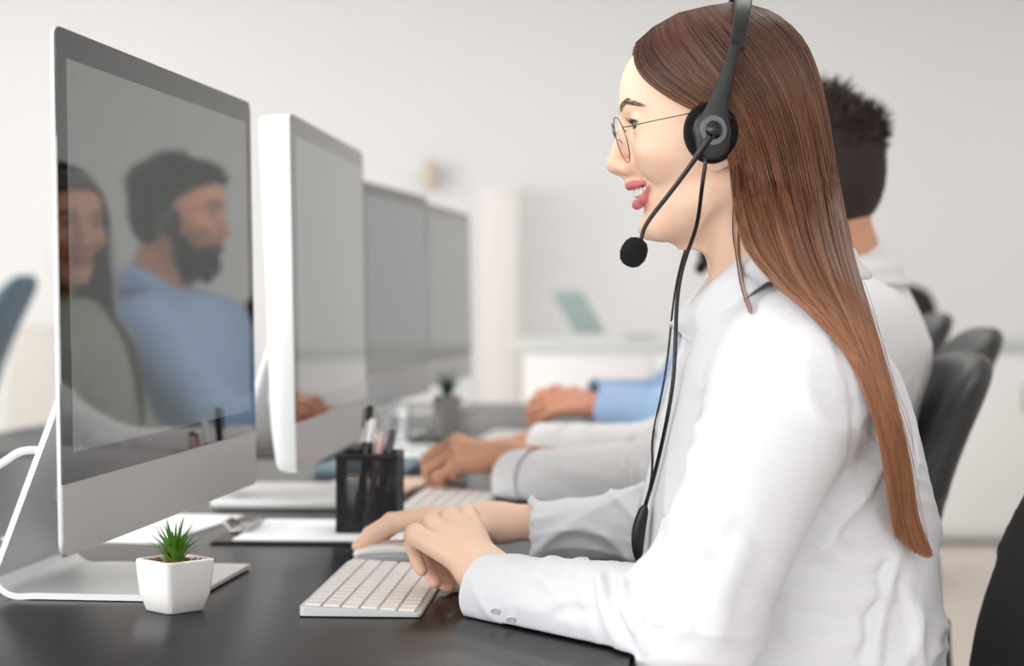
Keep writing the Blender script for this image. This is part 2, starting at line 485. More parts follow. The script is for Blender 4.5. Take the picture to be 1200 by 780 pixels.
def torso_field(P, tab, yc, pw=2.3):
    x, y, z = P; tab = np.array(tab); zi = np.arange(tab[0, 0]-.03, tab[-1, 0]+.03, .004)
    k = np.exp(-0.5*(np.arange(-8, 9)/3.0)**2); k /= k.sum()
    cs = [np.convolve(np.pad(np.interp(zi, tab[:, 0], tab[:, c]), 8, mode='edge'), k, 'valid') for c in (1, 2, 3)]
    xf, xb, w = [np.interp(z, zi, c).astype(f32) for c in cs]
    xc = (xf+xb)/2; a = (xb-xf)/2
    rho = ((np.abs(x-xc)/a)**pw+(np.abs(y-yc)/w)**pw)**(1/pw)
    d = (rho-1)*np.minimum(a, w)*0.9
    return smax(d, np.maximum(z-tab[-1, 0], tab[0, 0]-z).astype(f32), .02)
def cut_arm(P, e, w, re, rw, end):
    """sleeve from elbow to wrist, ended square at end metres past/before the wrist"""
    e = np.array(e); w = np.array(w); v = (w-e)/np.linalg.norm(w-e)
    q = w+v*end
    d = rc(P, e, w+v*.05, re, rw)
    pl = (P[0]-f32(q[0]))*v[0]+(P[1]-f32(q[1]))*v[1]+(P[2]-f32(q[2]))*v[2]
    return d, pl, v, q
def crease_acc(P, a, b, rr, amp):
    return (amp*np.exp(-(rc(P, a, b, 0, 0)/rr)**2)).astype(f32)
def shirt_field(P, S):
    d = torso_field(P, S['tab'], S['yc'])
    for a in S['arms']:
        sh, el_, wr_, r = a['sh'], a['el'], a['wr'], a['r']
        inn = np.array([sh[0]*.75+S['neck'][0]*.25, sh[1]*.45+S['yc']*.55, sh[2]+.012])
        d = smin(d, rc(P, inn, sh, r[0]*.80, r[0]), .045)
        up = rc(P, sh, el_, r[0], r[1])
        fo, pl, v, q = cut_arm(P, el_, wr_, r[1]*.98, r[2], a.get('end', 0))
        fo = smax(fo, pl, .003)
        arm = smin(up, fo, .03)
        arm = arm-a.get('fold', 1)*folds(P, a)
        d = smin(d, arm, .022)
        if a.get('hollow', True):
            d = smax(d, -smax(rc(P, q-v*.07, q+v*.03, r[2]*.86, r[2]*.88), -(pl+.06), .002), .0015)
    S.setdefault('yoke_z', 1.01)
    if 'wr' in S:
        mk = np.clip((S['yoke_z']-P[2])/.07, .06, 1)
        for w_ in S['wr']: d = d-(mk*wr(P, *w_)).astype(f32)
    acc = neg = None
    for (a, b, rr, amp) in S.get('creases', []):       # modelled creases: amp>0 ridge, <0 valley
        cr = crease_acc(P, a, b, rr, amp); acc = cr if acc is None else (np.maximum(acc, cr) if amp > 0 else acc); neg = neg if amp > 0 else (cr if neg is None else np.minimum(neg, cr))
    if acc is not None: d = d-acc
    if neg is not None: d = d-neg
    for (a, b, ra, rb) in S.get('yoke', []): d = smin(d, rc(P, a, b, ra, rb), .03)
    return smax(d, -desk_box(P), .002)
def folds(P, a):
    """compressed rings of cloth inside the elbow and soft lengthwise drag lines"""
    sh, el_, wr_ = map(np.array, (a['sh'], a['el'], a['wr']))
    v = (wr_-el_)/np.linalg.norm(wr_-el_); u = (sh-el_)/np.linalg.norm(sh-el_)
    x, y, z = P[0]-f32(el_[0]), P[1]-f32(el_[1]), P[2]-f32(el_[2])
    s = x*v[0]+y*v[1]+z*v[2]; t = x*u[0]+y*u[1]+z*u[2]
    w = np.sin(95*s-38*t+1.3*np.sin(40*x+31*z)+a.get('ph', 0))
    m = np.exp(-((s-.035)/.060)**2)*np.exp(-((t-.02)/.09)**2)
    f = .0050*(1-np.abs(w))**1.5*m
    w2 = np.sin(60*(t)+22*s+1.5*np.sin(35*y+28*z)+2)
    f = f+.0030*(1-np.abs(w2))**2*np.exp(-((t-.10)/.09)**2)
    w3 = np.sin(70*z+26*s+2.0*np.sin(18*s+1.0))
    f = f+.0022*(1-np.abs(w3))**2*np.exp(-((s-.12)/.08)**2)
    return f.astype(f32)
def tube_ring(center, axis, r_out, r_in, length, up=(0, 0, 1), n=48, wob=.03, seed=0, flat=1.0, rt=None):
    """open cuff: a short double-walled tube"""
    rg = np.random.default_rng(seed); ph = rg.uniform(0, 6, 3)
    ax = np.array(axis, float); ax /= np.linalg.norm(ax)
    a = np.array(up, float); a -= ax*(a @ ax); a /= np.linalg.norm(a); b = np.cross(ax, a)
    if rt is None: rt = 1.0
    prof = [(-length, r_out*rt), (-length*.5, r_out*(1+rt)/2), (-.002, r_out), (0, r_out-.0006), (0, r_in+.0006), (-.002, r_in), (-length*.6, r_in*.98)]
    V = []; Fc = []
    for (s_, r_) in prof:
        for j in range(n):
            t = 2*PI*j/n; k = 1+wob*(math.sin(2*t+ph[0])+.6*math.sin(3*t+ph[1]))
            V.append(center+ax*s_+(a*math.cos(t)*flat+b*math.sin(t))*r_*k)
    for i in range(len(prof)-1):
        for j in range(n): Fc.append((i*n+j, i*n+(j+1) % n, (i+1)*n+(j+1) % n, (i+1)*n+j))
    V = np.array(V); ins = desk_box((V[:, 0], V[:, 1], 0*V[:, 2]+DESK-.0125)) < .002; V[:, 2] = np.where(ins, np.maximum(V[:, 2], DESK+.0012), V[:, 2])
    return V, Fc

def eye_parts(H, parent, gaze=0, iris=(.16, .14, .12), white=(.82, .79, .77)):
    m = mat('eye_surface', attr='tint', rough=.08, Specular_IOR_Level=.5) if 'eye_surface' not in MATS else MATS['eye_surface']
    ga = math.radians(gaze)
    for sy in (1, -1):
        c = np.array([.0622, .0305*sy, .0120]); n1, n2 = 40, 24; V = []; Fc = []; C = []
        for i in range(n2+1):
            th = PI*i/n2
            for j in range(n1):
                p = np.array([math.cos(th), math.sin(th)*math.cos(2*PI*j/n1), math.sin(th)*math.sin(2*PI*j/n1)])*.0124
                p = np.array([p[0]*math.cos(ga)-p[1]*math.sin(ga), p[0]*math.sin(ga)+p[1]*math.cos(ga), p[2]])
                if th < .5: p *= 1.02
                V.append(c+p); g = th*.0124
                C.append((.01, .01, .01) if g < .0020 else (np.array(iris)*(1 if g < .0048 else .4) if g < .0056 else white))
        for i in range(n2):
            for j in range(n1): Fc.append((i*n1+j, i*n1+(j+1) % n1, (i+1)*n1+(j+1) % n1, (i+1)*n1+j))
        mesh_obj('eyeball', H.world(np.array(V)), Fc, m, parent, world=True, colors=np.array(C))
def surf_y(H_field, xs, zs, side=1, y0=.10, n=120):
    """lateral position of the head surface for given local x, z"""
    ys = np.linspace(y0, 0, n)
    out = []
    for x, z in zip(xs, zs):
        v = H_field((np.full(n, x, f32), (ys*side).astype(f32), np.full(n, z, f32)))
        k = np.argmax(v < 0); out.append(ys[k] if v[k] < 0 else 0.0)
    return np.array(out)*side
def brow_lash(H, parent, col, thick=1.0, hf=None):
    hf = hf or (lambda P: head_field(P, neck=False))
    mb = mat('brow_hair', attr='tint', rough=.6)
    for side in (1, -1):
        Vs = []; Fs = []; base = 0
        for _ in range(int(200*thick)):
            t = RNG.uniform(0, 1); w = (.0040*(1-t)**.5+.0012)*thick
            z = np.interp(t, [0, .45, 1], [.0290, .0355, .0300])+RNG.uniform(-w, w)*.8
            yv = np.interp(t, [0, 1], [.012, .046])
            # march from the front (along x) to the surface
            xs = np.linspace(.10, .03, 90, dtype=f32); v = hf((xs, np.full(90, yv*side, f32), np.full(90, z, f32)))
            k = int(np.argmax(v < 0)); x = float(xs[k])
            L = .0065*thick**.3; dx = -.0035*t-.0008; dz = (.0022*(1-t)-.0010)
            p = np.array([[x+.0004, yv*side, z], [x+.0011+dx*.5, (yv+L*.5)*side, z+dz*.6], [x+.0006+dx*1.3, (yv+L)*side, z+dz]])
            p = push_out(hf, p, .0006, 2)
            V, Fq, i, tt = strands(H.world(p)[None], np.array([.00017, .00014, .00003]))
            Vs.append(V); Fs.append(Fq+base); base += len(V)
        V = np.concatenate(Vs); mesh_obj('eyebrow', V, np.concatenate(Fs), mb, parent, world=True, colors=np.tile(col, (len(V), 1)))
        Vs = []; Fs = []; base = 0
        for _ in range(60):   # upper lashes
            t = RNG.uniform(0, 1); ang = (t-.5)*1.9
            c = np.array([.0622, .0305*side, .0120]); ca = ang+.15
            b = c+.0136*np.array([math.cos(ca)*.96, math.sin(ca)*side, .34*(1-(2*t-1)**2*.6)])
            o = np.array([math.cos(ca), math.sin(ca)*side, 0])
            p = np.array([b, b+o*.003-np.array([0, 0, .0004]), b+o*.0062+np.array([0, 0, .0022])])
            V, Fq, i, tt = strands(H.world(p)[None], np.array([.00022, .00016, .00004]))
            Vs.append(V); Fs.append(Fq+base); base += len(V)
        V = np.concatenate(Vs); mesh_obj('eyelashes', V, np.concatenate(Fs), mb, parent, world=True, colors=np.tile((.02, .012, .01), (len(V), 1)))
def teeth(H, parent):
    m = mat('tooth_enamel', (.86, .84, .80), .15)
    mb = MB()
    for i in range(-4, 5):
        if i == 0: continue
        u = (abs(i)-.5)*np.sign(i); y = u*.0062 if abs(i) < 3 else np.sign(i)*(.0062*1.5+(abs(i)-2)*.0052)
        x = .0700-22*y*y; w = .0058 if abs(i) == 1 else .0050; h = .0100 if abs(i) < 3 else .0090
        ang = math.atan2(44*y, 1)
        M = Matrix.Translation((x, y, -.0492)) @ Matrix.Rotation(-ang*(-1), 4, 'Z')
        mb.box((0, 0, 0), (.004, w, h), .0016, M=M)
    V = H.world(np.array(mb.V)); mesh_obj('upper_teeth', V, mb.F, m, parent, world=True)

SKIN_KW = dict(Subsurface_Weight=.12, Subsurface_Scale=.01)
def skin_mat():
    if 'skin' in MATS: return MATS['skin']
    m = mat('skin', attr='tint', rough=.48, bump=(900, .12, .0004), **SKIN_KW)
    m.node_tree.nodes['Principled BSDF'].inputs['Subsurface Radius'].default_value = (1, .35, .2)
    return m
def build_body(parent, H, skin, lip, hands, res=.0016, sex='f', smile=True, h2=.0016, dark=None, torso=None, slim=1.0):
    """one continuous skin: head, neck and both arms, joined through the covered trunk"""
    parts = []; cols = []
    lo = np.array([-.122, -.095, -.205])*H.s; hi = np.array([.110, .095, .130])*H.s
    V, Q = nets(lambda P: head_field(P, sex, smile), lo/H.s, hi/H.s, res/H.s)
    c = head_tint(tuple(V[:, i].astype(f32) for i in range(3)), skin, lip, sex, smile)
    if dark is not None: c = dark(V, c)
    parts.append((H.world(V), Q)); cols.append(c)
    for (J, el_, sh) in hands:
        V, Q = hand_mesh(J, el_, h2, slim)
        parts.append((V, Q)); cc = np.tile(np.array(skin), (len(V), 1))
        tips = np.array([f[3] for f in J['f']]+[J['t'][3]]); kn = np.array([f[1] for f in J['f']])
        dm = np.min(np.linalg.norm(V[:, None]-tips[None], axis=2), 1); km = np.min(np.linalg.norm(V[:, None]-kn[None], axis=2), 1)
        m = np.clip(1-dm/.018, 0, 1)[:, None]*.55; cc = cc*(1-m)+cc*np.array([1.0, .72, .66])*m
        m = np.clip(1-km/.010, 0, 1)[:, None]*.25; cc = cc*(1-m)+cc*np.array([1.0, .78, .72])*m
        cols.append(cc)
    if torso is not None:
        def tf(P):
            d = torso_field(P, torso['tab'], torso['yc'])+.014
            for (J, el_, sh) in hands:
                w = J['w']; v = (np.array(el_)-w); v /= np.linalg.norm(v)
                d = smin(d, rc(P, sh, el_, .040, .034), .03); d = smin(d, rc(P, el_, w+v*.06, .034, .024), .02)
            n0 = H.world(np.array([-.065, 0, -.15])); n1 = H.world(np.array([-.085, 0, -.22]))
            return smax(smin(d, rc(P, n0, n1, .045, .055), .03), .012-desk_box(P), .003)
        al = np.array([J['w'] for J, _, _ in hands]+[e for _, e, _ in hands]+[s_ for _, _, s_ in hands]+
                      [[torso['tab'][0][1], torso['yc']-.2, torso['tab'][0][0]], [torso['tab'][0][2], torso['yc']+.2, torso['tab'][-1][0]]])
        V, Q = nets(tf, al.min(0)-.06, al.max(0)+.06, .011)
        parts.append((V, Q)); cols.append(np.tile(np.array(skin), (len(V), 1)))
    V, Q = join(parts)
    return mesh_obj('body', V, Q, skin_mat(), parent, world=True, colors=np.concatenate(cols))
def shirt(parent, S, m, h=.0045, name='shirt'):
    pts = np.array([a[k] for a in S['arms'] for k in ('sh', 'el', 'wr')]+[[S['tab'][0][1], S['yc']-.21, S['tab'][0][0]], [S['tab'][0][2], S['yc']+.21, S['tab'][-1][0]]])
    lo = pts.min(0)-.085; hi = pts.max(0)+.085
    V, Q = nets(lambda P: shirt_field(P, S), lo, hi, h)
    return mesh_obj(name, V, Q, m, parent, world=True)
def collar(parent, T, B, yc, m, thick=.0022, name='collar', n=28, lift=.006):
    """folded collar: inner top edge T and outer lower edge B given for the near half, mirrored about yc"""
    T = smooth_path(T, n); B = smooth_path(B, n)
    def mirror(A): C = A.copy(); C[:, 1] = 2*yc-C[:, 1]; return C
    T2 = np.vstack([mirror(T)[::-1][:-1], T]); B2 = np.vstack([mirror(B)[::-1][:-1], B])
    cx = T2.mean(0); rows = []
    for k, u in enumerate(np.linspace(0, 1, 7)):
        A = T2*(1-u)+B2*u; out = A-cx; out[:, 2] = 0; out /= np.linalg.norm(out, axis=1)[:, None]+1e-9
        A = A+out*(.008*math.sin(PI*min(u*1.5, 1))*(1-.4*u)+lift*min(1, u*2.5))+np.array([0, 0, .35*lift])*u; rows.append(A)
    # inner stand going down inside
    inn = T2-(T2-cx)*np.array([.06, .06, 0]); st = inn.copy(); st[:, 2] -= .022
    rows = [st, inn]+rows
    G = np.array(rows); nr, nc, _ = G.shape; V = G.reshape(-1, 3)
    Fc = [(i*nc+j, i*nc+j+1, (i+1)*nc+j+1, (i+1)*nc+j) for i in range(nr-1) for j in range(nc-1)]
    o = mesh_obj(name, V, Fc, m, parent, world=True)
    md = o.modifiers.new('thickness', 'SOLIDIFY'); md.thickness = thick; md.offset = 0
    return o
def trousers(parent, hipx, yc, m, seat=.47, kneex=-.12, r=.085, foot=None, spread=.10):
    f_ = lambda P: f_tr(P)
    def f_tr(P):
        d = None
        for s in (-1, 1):
            hp = (hipx, yc+s*.09, seat+.10); kn = (kneex, yc+s*spread, seat+.055); ft = (kneex+.06, yc+s*spread, .10)
            e = smin(rc(P, hp, kn, r, r*.72), rc(P, kn, ft, r*.68, r*.52), .03)
            d = e if d is None else smin(d, e, .03)
        d = smin(d, ell(P, (hipx+.01, yc, seat+.135), (.145, .175, .125)), .04)
        return smax(d-wr(P, 5, 40, .004, (1, .3, .5)), .014-desk_box(P), .004)
    V, Q = nets(f_tr, np.array([kneex-.10, yc-.24, .06]), np.array([hipx+.20, yc+.24, seat+.30]), .011)
    mesh_obj('trousers', V, Q, m, parent, world=True)
    ms = mat('shoe_leather', (.03, .03, .032), .35)
    for s in (-1, 1):
        def fs(P, s=s):
            c = (kneex+.06, yc+s*spread)
            d = smin(rc(P, (c[0]+.02, c[1], .055), (c[0]-.14, c[1], .030), .040, .028), rc(P, (c[0], c[1], .05), (c[0], c[1], .12), .040, .038), .02)
            return smax(d, (.002-P[2]).astype(f32), .004)
        V, Q = nets(fs, np.array([kneex-.17, yc+s*spread-.06, -.01]), np.array([kneex+.15, yc+s*spread+.06, .17]), .008)
        mesh_obj('shoe', V, Q, ms, parent, world=True)
# ------------------------------------------------------------------ palette
M_wall = mat('wall_paint', srgb(231, 232, 233), .9, bump=(60, .05, .002))
M_ceil = mat('ceiling_paint', srgb(240, 240, 238), .9)
M_floor = mat('floor_oak', srgb(208, 198, 190), .55, vary=(3, .10), stretch=(1, 9, 1))
M_trim = mat('trim_white', srgb(240, 240, 240), .5)
M_desk = mat('desk_black', srgb(38, 37, 39), .24, Specular_IOR_Level=.07, bump=(420, .10, .0004), stretch=(1, 7, 1))
M_alu = mat('aluminium', srgb(206, 207, 208), .40, .30, bump=(1500, .02, .0002))
M_edge = mat('aluminium_white', srgb(236, 240, 240), .45, .25)
M_bezel = mat('glass_black', srgb(9, 8, 9), .015, IOR=2.0)
M_screen = mat('display_panel', srgb(98, 102, 102), .02, IOR=2.5, Emission_Color=(.10, .105, .105), Emission_Strength=.30)
M_white = mat('white_plastic', srgb(242, 242, 243), .35)
M_ceramic = mat('white_ceramic', srgb(244, 243, 243), .22)
M_keys = mat('keycap_white', srgb(240, 236, 233), .45)
M_black = mat('black_plastic', srgb(24, 24, 26), .38)
M_gloss = mat('black_gloss', srgb(16, 16, 18), .18)
M_foam = mat('black_foam', srgb(14, 14, 15), .95, bump=(900, .8, .002))
M_grey = mat('grey_plastic', srgb(92, 93, 96), .35)
M_steel = mat('bright_steel', srgb(190, 186, 182), .22, .9)
M_wire = mat('black_wire', srgb(18, 19, 21), .4, .2)
M_paper = mat('paper', srgb(244, 245, 250), .8)
M_leather = mat('black_leather', srgb(31, 32, 34), .42, bump=(260, .25, .001))
M_dark = mat('black_fabric', srgb(12, 12, 14), .85, bump=(500, .3, .001))
M_leg = mat('dark_metal', srgb(60, 60, 62), .4, .7)
M_leaf = mat('leaf_green', srgb(98, 150, 52), .45, vary=(60, .35))
M_leafd = mat('leaf_dark', srgb(60, 98, 46), .5, vary=(60, .3))
M_grav = mat('gravel_brown', srgb(150, 98, 66), .8, vary=(300, .6))
M_clip = mat('clipboard_black', srgb(28, 28, 32), .4)
M_cream = mat('cream_object', srgb(206, 196, 180), .6)

# ------------------------------------------------------------------ room
def wallbox(name, c, s, m):
    o = MB().box(c, s).build(name, m, smooth=False); tag(o, kind='structure'); return o
X0, X1, Y0, Y1, ZC = -5.2, 5.6, -4.2, 10.5, 2.9
wallbox('floor', ((X0+X1)/2, (Y0+Y1)/2, -.05), (X1-X0+.4, Y1-Y0+.4, .1), M_floor)
wallbox('ceiling', ((X0+X1)/2, (Y0+Y1)/2, ZC+.05), (X1-X0+.4, Y1-Y0+.4, .1), M_ceil)
wallbox('wall_back', ((X0+X1)/2, Y1+.1, ZC/2), (X1-X0+.4, .2, ZC), M_wall)
wallbox('wall_right', (X1+.1, (Y0+Y1)/2, ZC/2), (.2, Y1-Y0, ZC), M_wall)
# walls with window openings, built of piers, sill and head
def window_wall(name, axis, pos, a0, a1, wins, m):
    mb = MB(); z0, z1 = .85, 2.55
    def bx(u0, u1, za, zb):
        if u1-u0 < 1e-4: return
        c = ((u0+u1)/2, (za+zb)/2)
        if axis == 'x': mb.box((pos, c[0], c[1]), (.2, u1-u0, zb-za))
        else: mb.box((c[0], pos, c[1]), (u1-u0, .2, zb-za))
    bx(a0, a1, 0, z0); bx(a0, a1, z1, ZC); u = a0
    for (w0, w1) in wins: bx(u, w0, z0, z1); u = w1
    bx(u, a1, z0, z1)
    o = mb.build(name, m, smooth=False); tag(o, kind='structure')
    return z0, z1
LW = [(-3.4, -1.0), (-.4, 2.0), (2.6, 5.0), (5.6, 8.0)]
z0, z1 = window_wall('wall_left', 'x', X0-.1, Y0, Y1, LW, M_wall)
FW = [(-4.4, -1.9), (-1.3, 1.2), (1.8, 4.3)]
window_wall('wall_front', 'y', Y0-.1, X0-.2, X1+.2, FW, M_wall)
n_w = 0
for axis, pos, wins in (('x', X0-.1, LW), ('y', Y0-.1, FW)):
    for (a, b) in wins:
        n_w += 1; mb = MB(); t = .05
        segs = [((a+b)/2, z0+t/2, b-a, t), ((a+b)/2, z1-t/2, b-a, t), (a+t/2, (z0+z1)/2, t, z1-z0), (b-t/2, (z0+z1)/2, t, z1-z0), ((a+b)/2, (z0+z1)/2, t, z1-z0)]
        for (u, z, su, sz) in segs:
            if axis == 'x': mb.box((pos, u, z), (.07, su, sz), .006)
            else: mb.box((u, pos, z), (su, .07, sz), .006)
        tag(mb.build('window_%d' % n_w, M_trim), kind='structure')
tag(MB().box(((X0+X1)/2, Y1-.008, .06), (X1-X0, .016, .12), .004).build('baseboard_back', M_trim), kind='structure')
tag(MB().box((X1-.008, (Y0+Y1)/2, .06), (.016, Y1-Y0-.04, .12), .004).build('baseboard_right', M_trim), kind='structure')

# ------------------------------------------------------------------ desks
YAW = math.radians(7.0); TV = np.array([math.sin(YAW), math.cos(YAW), 0]); NV = np.array([math.cos(YAW), -math.sin(YAW), 0])
D0 = np.array([.128, 1.82, 0])
def desk(label, t0, t1, width=1.55):
    L = t1-t0; c = D0+TV*(t0+t1)/2-NV*width/2
    t = thing('desk', label, 'desk', (c[0], c[1], 0), -YAW)
    MB().box((0, 0, DESK-.0125), (width, L, .025), .0025).build('desktop', M_desk, t)
    MB().box((0, 0, DESK-.055), (.06, L-.3, .06), .004).build('support_beam', M_leg, t)
    for sx in (-1, 1):
        for sy in (-1, 1):
            MB().box((sx*(width/2-.46), sy*(L/2-.09), (DESK-.025)/2), (.05, .05, DESK-.025), .004).build('leg', M_leg, t)
    return t
desk('long black desk with a satin top in front of the woman with the headset', -1.05, 1.60)
desk('second black desk standing end to end behind the nearer desk', 1.66, 3.50)

# ------------------------------------------------------------------ monitors
def monitor(loc, yaw, label, te, bulge, standshift=0.0, flat=False, W=.65, H=.452, chin=.062, bez=.026, group=None):
    """te edge thickness, bulge extra depth in the middle of the back; local +x faces the user"""
    t = thing('desktop_monitor', label, 'monitor', loc, yaw, group)
    z0 = .079; tilt = Matrix.Rotation(math.radians(-1.0), 4, 'Y'); r = .012
    ol = rrect(W, H, r, 5); n = len(ol)
    # shell: front ring, edge ring, bulging rings
    V = []; Fc = []
    rings = [(1, -.0009), (1.0, -.0004-te*.15), (1, -te*.9)] if te < .02 else [(1, -.0009), (1, -te*.45), (.994, -te*.8)]
    for s in (.985, .95, .9, .82, .7, .55, .4, .2, .02):
        q = 1-s; rings.append((s, -te-bulge*(1-(1-q)**2.4)))
    for (s, x) in rings:
        for (y, z) in ol:
            zz = z*s+H/2; tp = 1-.45*max(0, (.085-zz)/.085)**1.3 if te > .03 else 1
            V.append((x*tp, y*s, zz))
    for i in range(len(rings)-1):
        for j in range(n): Fc.append((i*n+j, i*n+(j+1) % n, (i+1)*n+(j+1) % n, (i+1)*n+j))
    Fc.append(tuple(reversed(range(n)))); Fc.append(tuple((len(rings)-1)*n+j for j in range(n)))
    T = Matrix.Translation((0, 0, z0)) @ tilt
    MB().add(V, Fc, T).build('casing', M_edge if te >= .02 else M_edge, t, sharp=.9)
    # chin plate, glass and display are flat panels on the front
    R = T @ Matrix(((0, 0, 1, 0), (1, 0, 0, 0), (0, 1, 0, 0), (0, 0, 0, 1)))
    o = rrect(W-.0012, H-.0012, r, 5, 0, H/2)
    chin_o = [(x, y) for x, y in o if y < .1]; chin_o = [(W/2-.0006, chin)]+[(-W/2+.0006, chin)]
    b = rrect(W-.0012, H-.0012, r, 5, 0, H/2); bot = [p for p in b if p[1] < H/2]
    MB().prism([(-W/2+.0006, chin)]+bot+[(W/2-.0006, chin)], .0012, R @ Matrix.Translation((0, 0, -.0009))).build('chin', M_alu, t)
    top = [p for p in b if p[1] > H/2]
    MB().prism(top+[(-W/2+.0006, chin+.0005), (W/2-.0006, chin+.0005)], .0014, R @ Matrix.Translation((0, 0, -.0009))).build('bezel', M_bezel, t)
    d = [(-W/2+bez, chin+bez), (W/2-bez, chin+bez), (W/2-bez, H-bez), (-W/2+bez, H-bez)]
    MB().prism(d, .0003, R @ Matrix.Translation((0, 0, .0005))).build('display', M_screen, t)
    # stand: a bent plate, with a hinge block, and a cable hole
    w = .225; th = .006; xb = -.045-te; yc = standshift
    if flat:
        MB().box((-.0725, yc, .0075), (.205, .26, .013), .003).build('stand_base', M_alu, t)
        MB().box((0, 0, 0), (.010, .09, .296), .004, M=Matrix.Translation((-.1175, yc*.5, .160)) @ Matrix.Rotation(math.radians(16.7), 4, 'Y')).build('stand_neck', M_alu, t)
        return t
    pth = [(.034, .004)]+[(-.128, .004)]
    cx, cz, rr = -.142, .031, .028
    for k in range(9):
        a = math.radians(-90-72*k/8); pth.append((cx+rr*math.cos(a), cz+rr*math.sin(a)))
    xe, ze = pth[-1]; dx, dz = xb-.006-xe, .330-ze
    for k in range(1, 8): pth.append((xe+dx*k/7, ze+dz*k/7))
    V = []; Fc = []; m_ = len(pth)
    for i, (x, z) in enumerate(pth):
        a = pth[max(i-1, 0)]; c = pth[min(i+1, m_-1)]; tx, tz = c[0]-a[0], c[1]-a[1]; l = math.hypot(tx, tz); nx, nz = -tz/l*th/2, tx/l*th/2
        ww = w/2 if i < 2 else w/2-.012*max(0, (i-10))/7
        for (sx, sy) in ((1, -1), (1, 1), (-1, 1), (-1, -1)): V.append((x+nx*sx, yc+ww*sy, z+nz*sx))
    for i in range(m_-1):
        for j in range(4): Fc.append((i*4+j, i*4+(j+1) % 4, (i+1)*4+(j+1) % 4, (i+1)*4+j))
    Fc += [(3, 2, 1, 0), tuple((m_-1)*4+j for j in range(4))]
    st = MB().add(V, Fc).build('stand', M_alu, t, sharp=.5)
    bv = st.modifiers.new('edge', 'BEVEL'); bv.width = .0016; bv.segments = 2; bv.limit_method = 'ANGLE'; bv.angle_limit = 1.0
    # polished edges of the plate
    for s in (-1, 1):
        E = MB(); V = []; Fc = []
        for i, (x, z) in enumerate(pth):
            a = pth[max(i-1, 0)]; c = pth[min(i+1, m_-1)]; tx, tz = c[0]-a[0], c[1]-a[1]; l = math.hypot(tx, tz); nx, nz = -tz/l*th/2, tx/l*th/2
            ww = (w/2 if i < 2 else w/2-.012*max(0, (i-10))/7)
            for (q, y) in ((1, ww-.0008), (1, ww+.0004), (-1, ww+.0004), (-1, ww-.0008)): V.append((x+nx*q, yc+y*s, z+nz*q))
        for i in range(m_-1):
            for j in range(4): Fc.append((i*4+j, i*4+(j+1) % 4, (i+1)*4+(j+1) % 4, (i+1)*4+j))
        E.add(V, Fc).build('stand_edge', M_edge, t)
    MB().box((xb+.006, yc, .330), (.04, .10, .05), .006).build('hinge', M_alu, t)
    hx = xe+dx*.27; hz = ze+dz*.27; ang = math.atan2(dx, dz)
    M = Matrix.Translation((hx, yc, hz)) @ Matrix.Rotation(ang+PI/2, 4, 'Y')
    MB().lathe([(.021, -.0036), (.021, .0036), (.0185, .0040), (.0185, -.0040), (.021, -.0036)], 32, M=M, cap=False).build('cable_hole_ring', M_edge, t)
    MB().lathe([(.0185, -.0034), (.0185, .0034)], 32, M=M).build('cable_hole', M_grey, t)
    return t
def mon_at(near, far):   # near edge (x,y) -> far edge direction; centre of the front
    near = np.array(near); far = np.array(far); d = (far-near)/np.linalg.norm(far-near); c = near+d*.325
    return (c[0], c[1], DESK), -math.atan2(d[0], d[1])
l1, y1 = mon_at((-.3790, 1.600), (-.3030, 2.246))
mon1 = monitor(l1, y1, 'nearest silver desktop computer screen, thin edged, reflecting a bearded man', .0045, .040, .052)
l2, y2 = mon_at((-.2700, 2.372), (-.2310, 3.020))
monitor(l2, y2, 'white desktop computer screen with a thick white side, second from the camera', .040, .020, .10, True)
l3, y3 = mon_at((-.2890, 3.730), (-.1900, 4.370))
monitor(l3, y3, 'blurred desktop computer screen, third in the row, behind the thick white one', .0045, .040)
l4, y4 = mon_at((-.2000, 4.640), (-.1130, 5.280))
monitor(l4, y4, 'farthest desktop computer screen, narrow and teal grey, last in the row', .020, .030)

# power cable behind the first monitor
cb = smooth_path([wp(-60, 565, 1.93), wp(-8, 548, 1.93), wp(22, 530, 1.93), wp(44, 527, 1.94), wp(66, 527, 1.95), wp(84, 526, 1.97)], 40)
tag(MB().tube([tuple(p) for p in cb], .0042, 10).build('power_cable', M_white), 'white power cable running behind the stand of the nearest screen', 'cable')

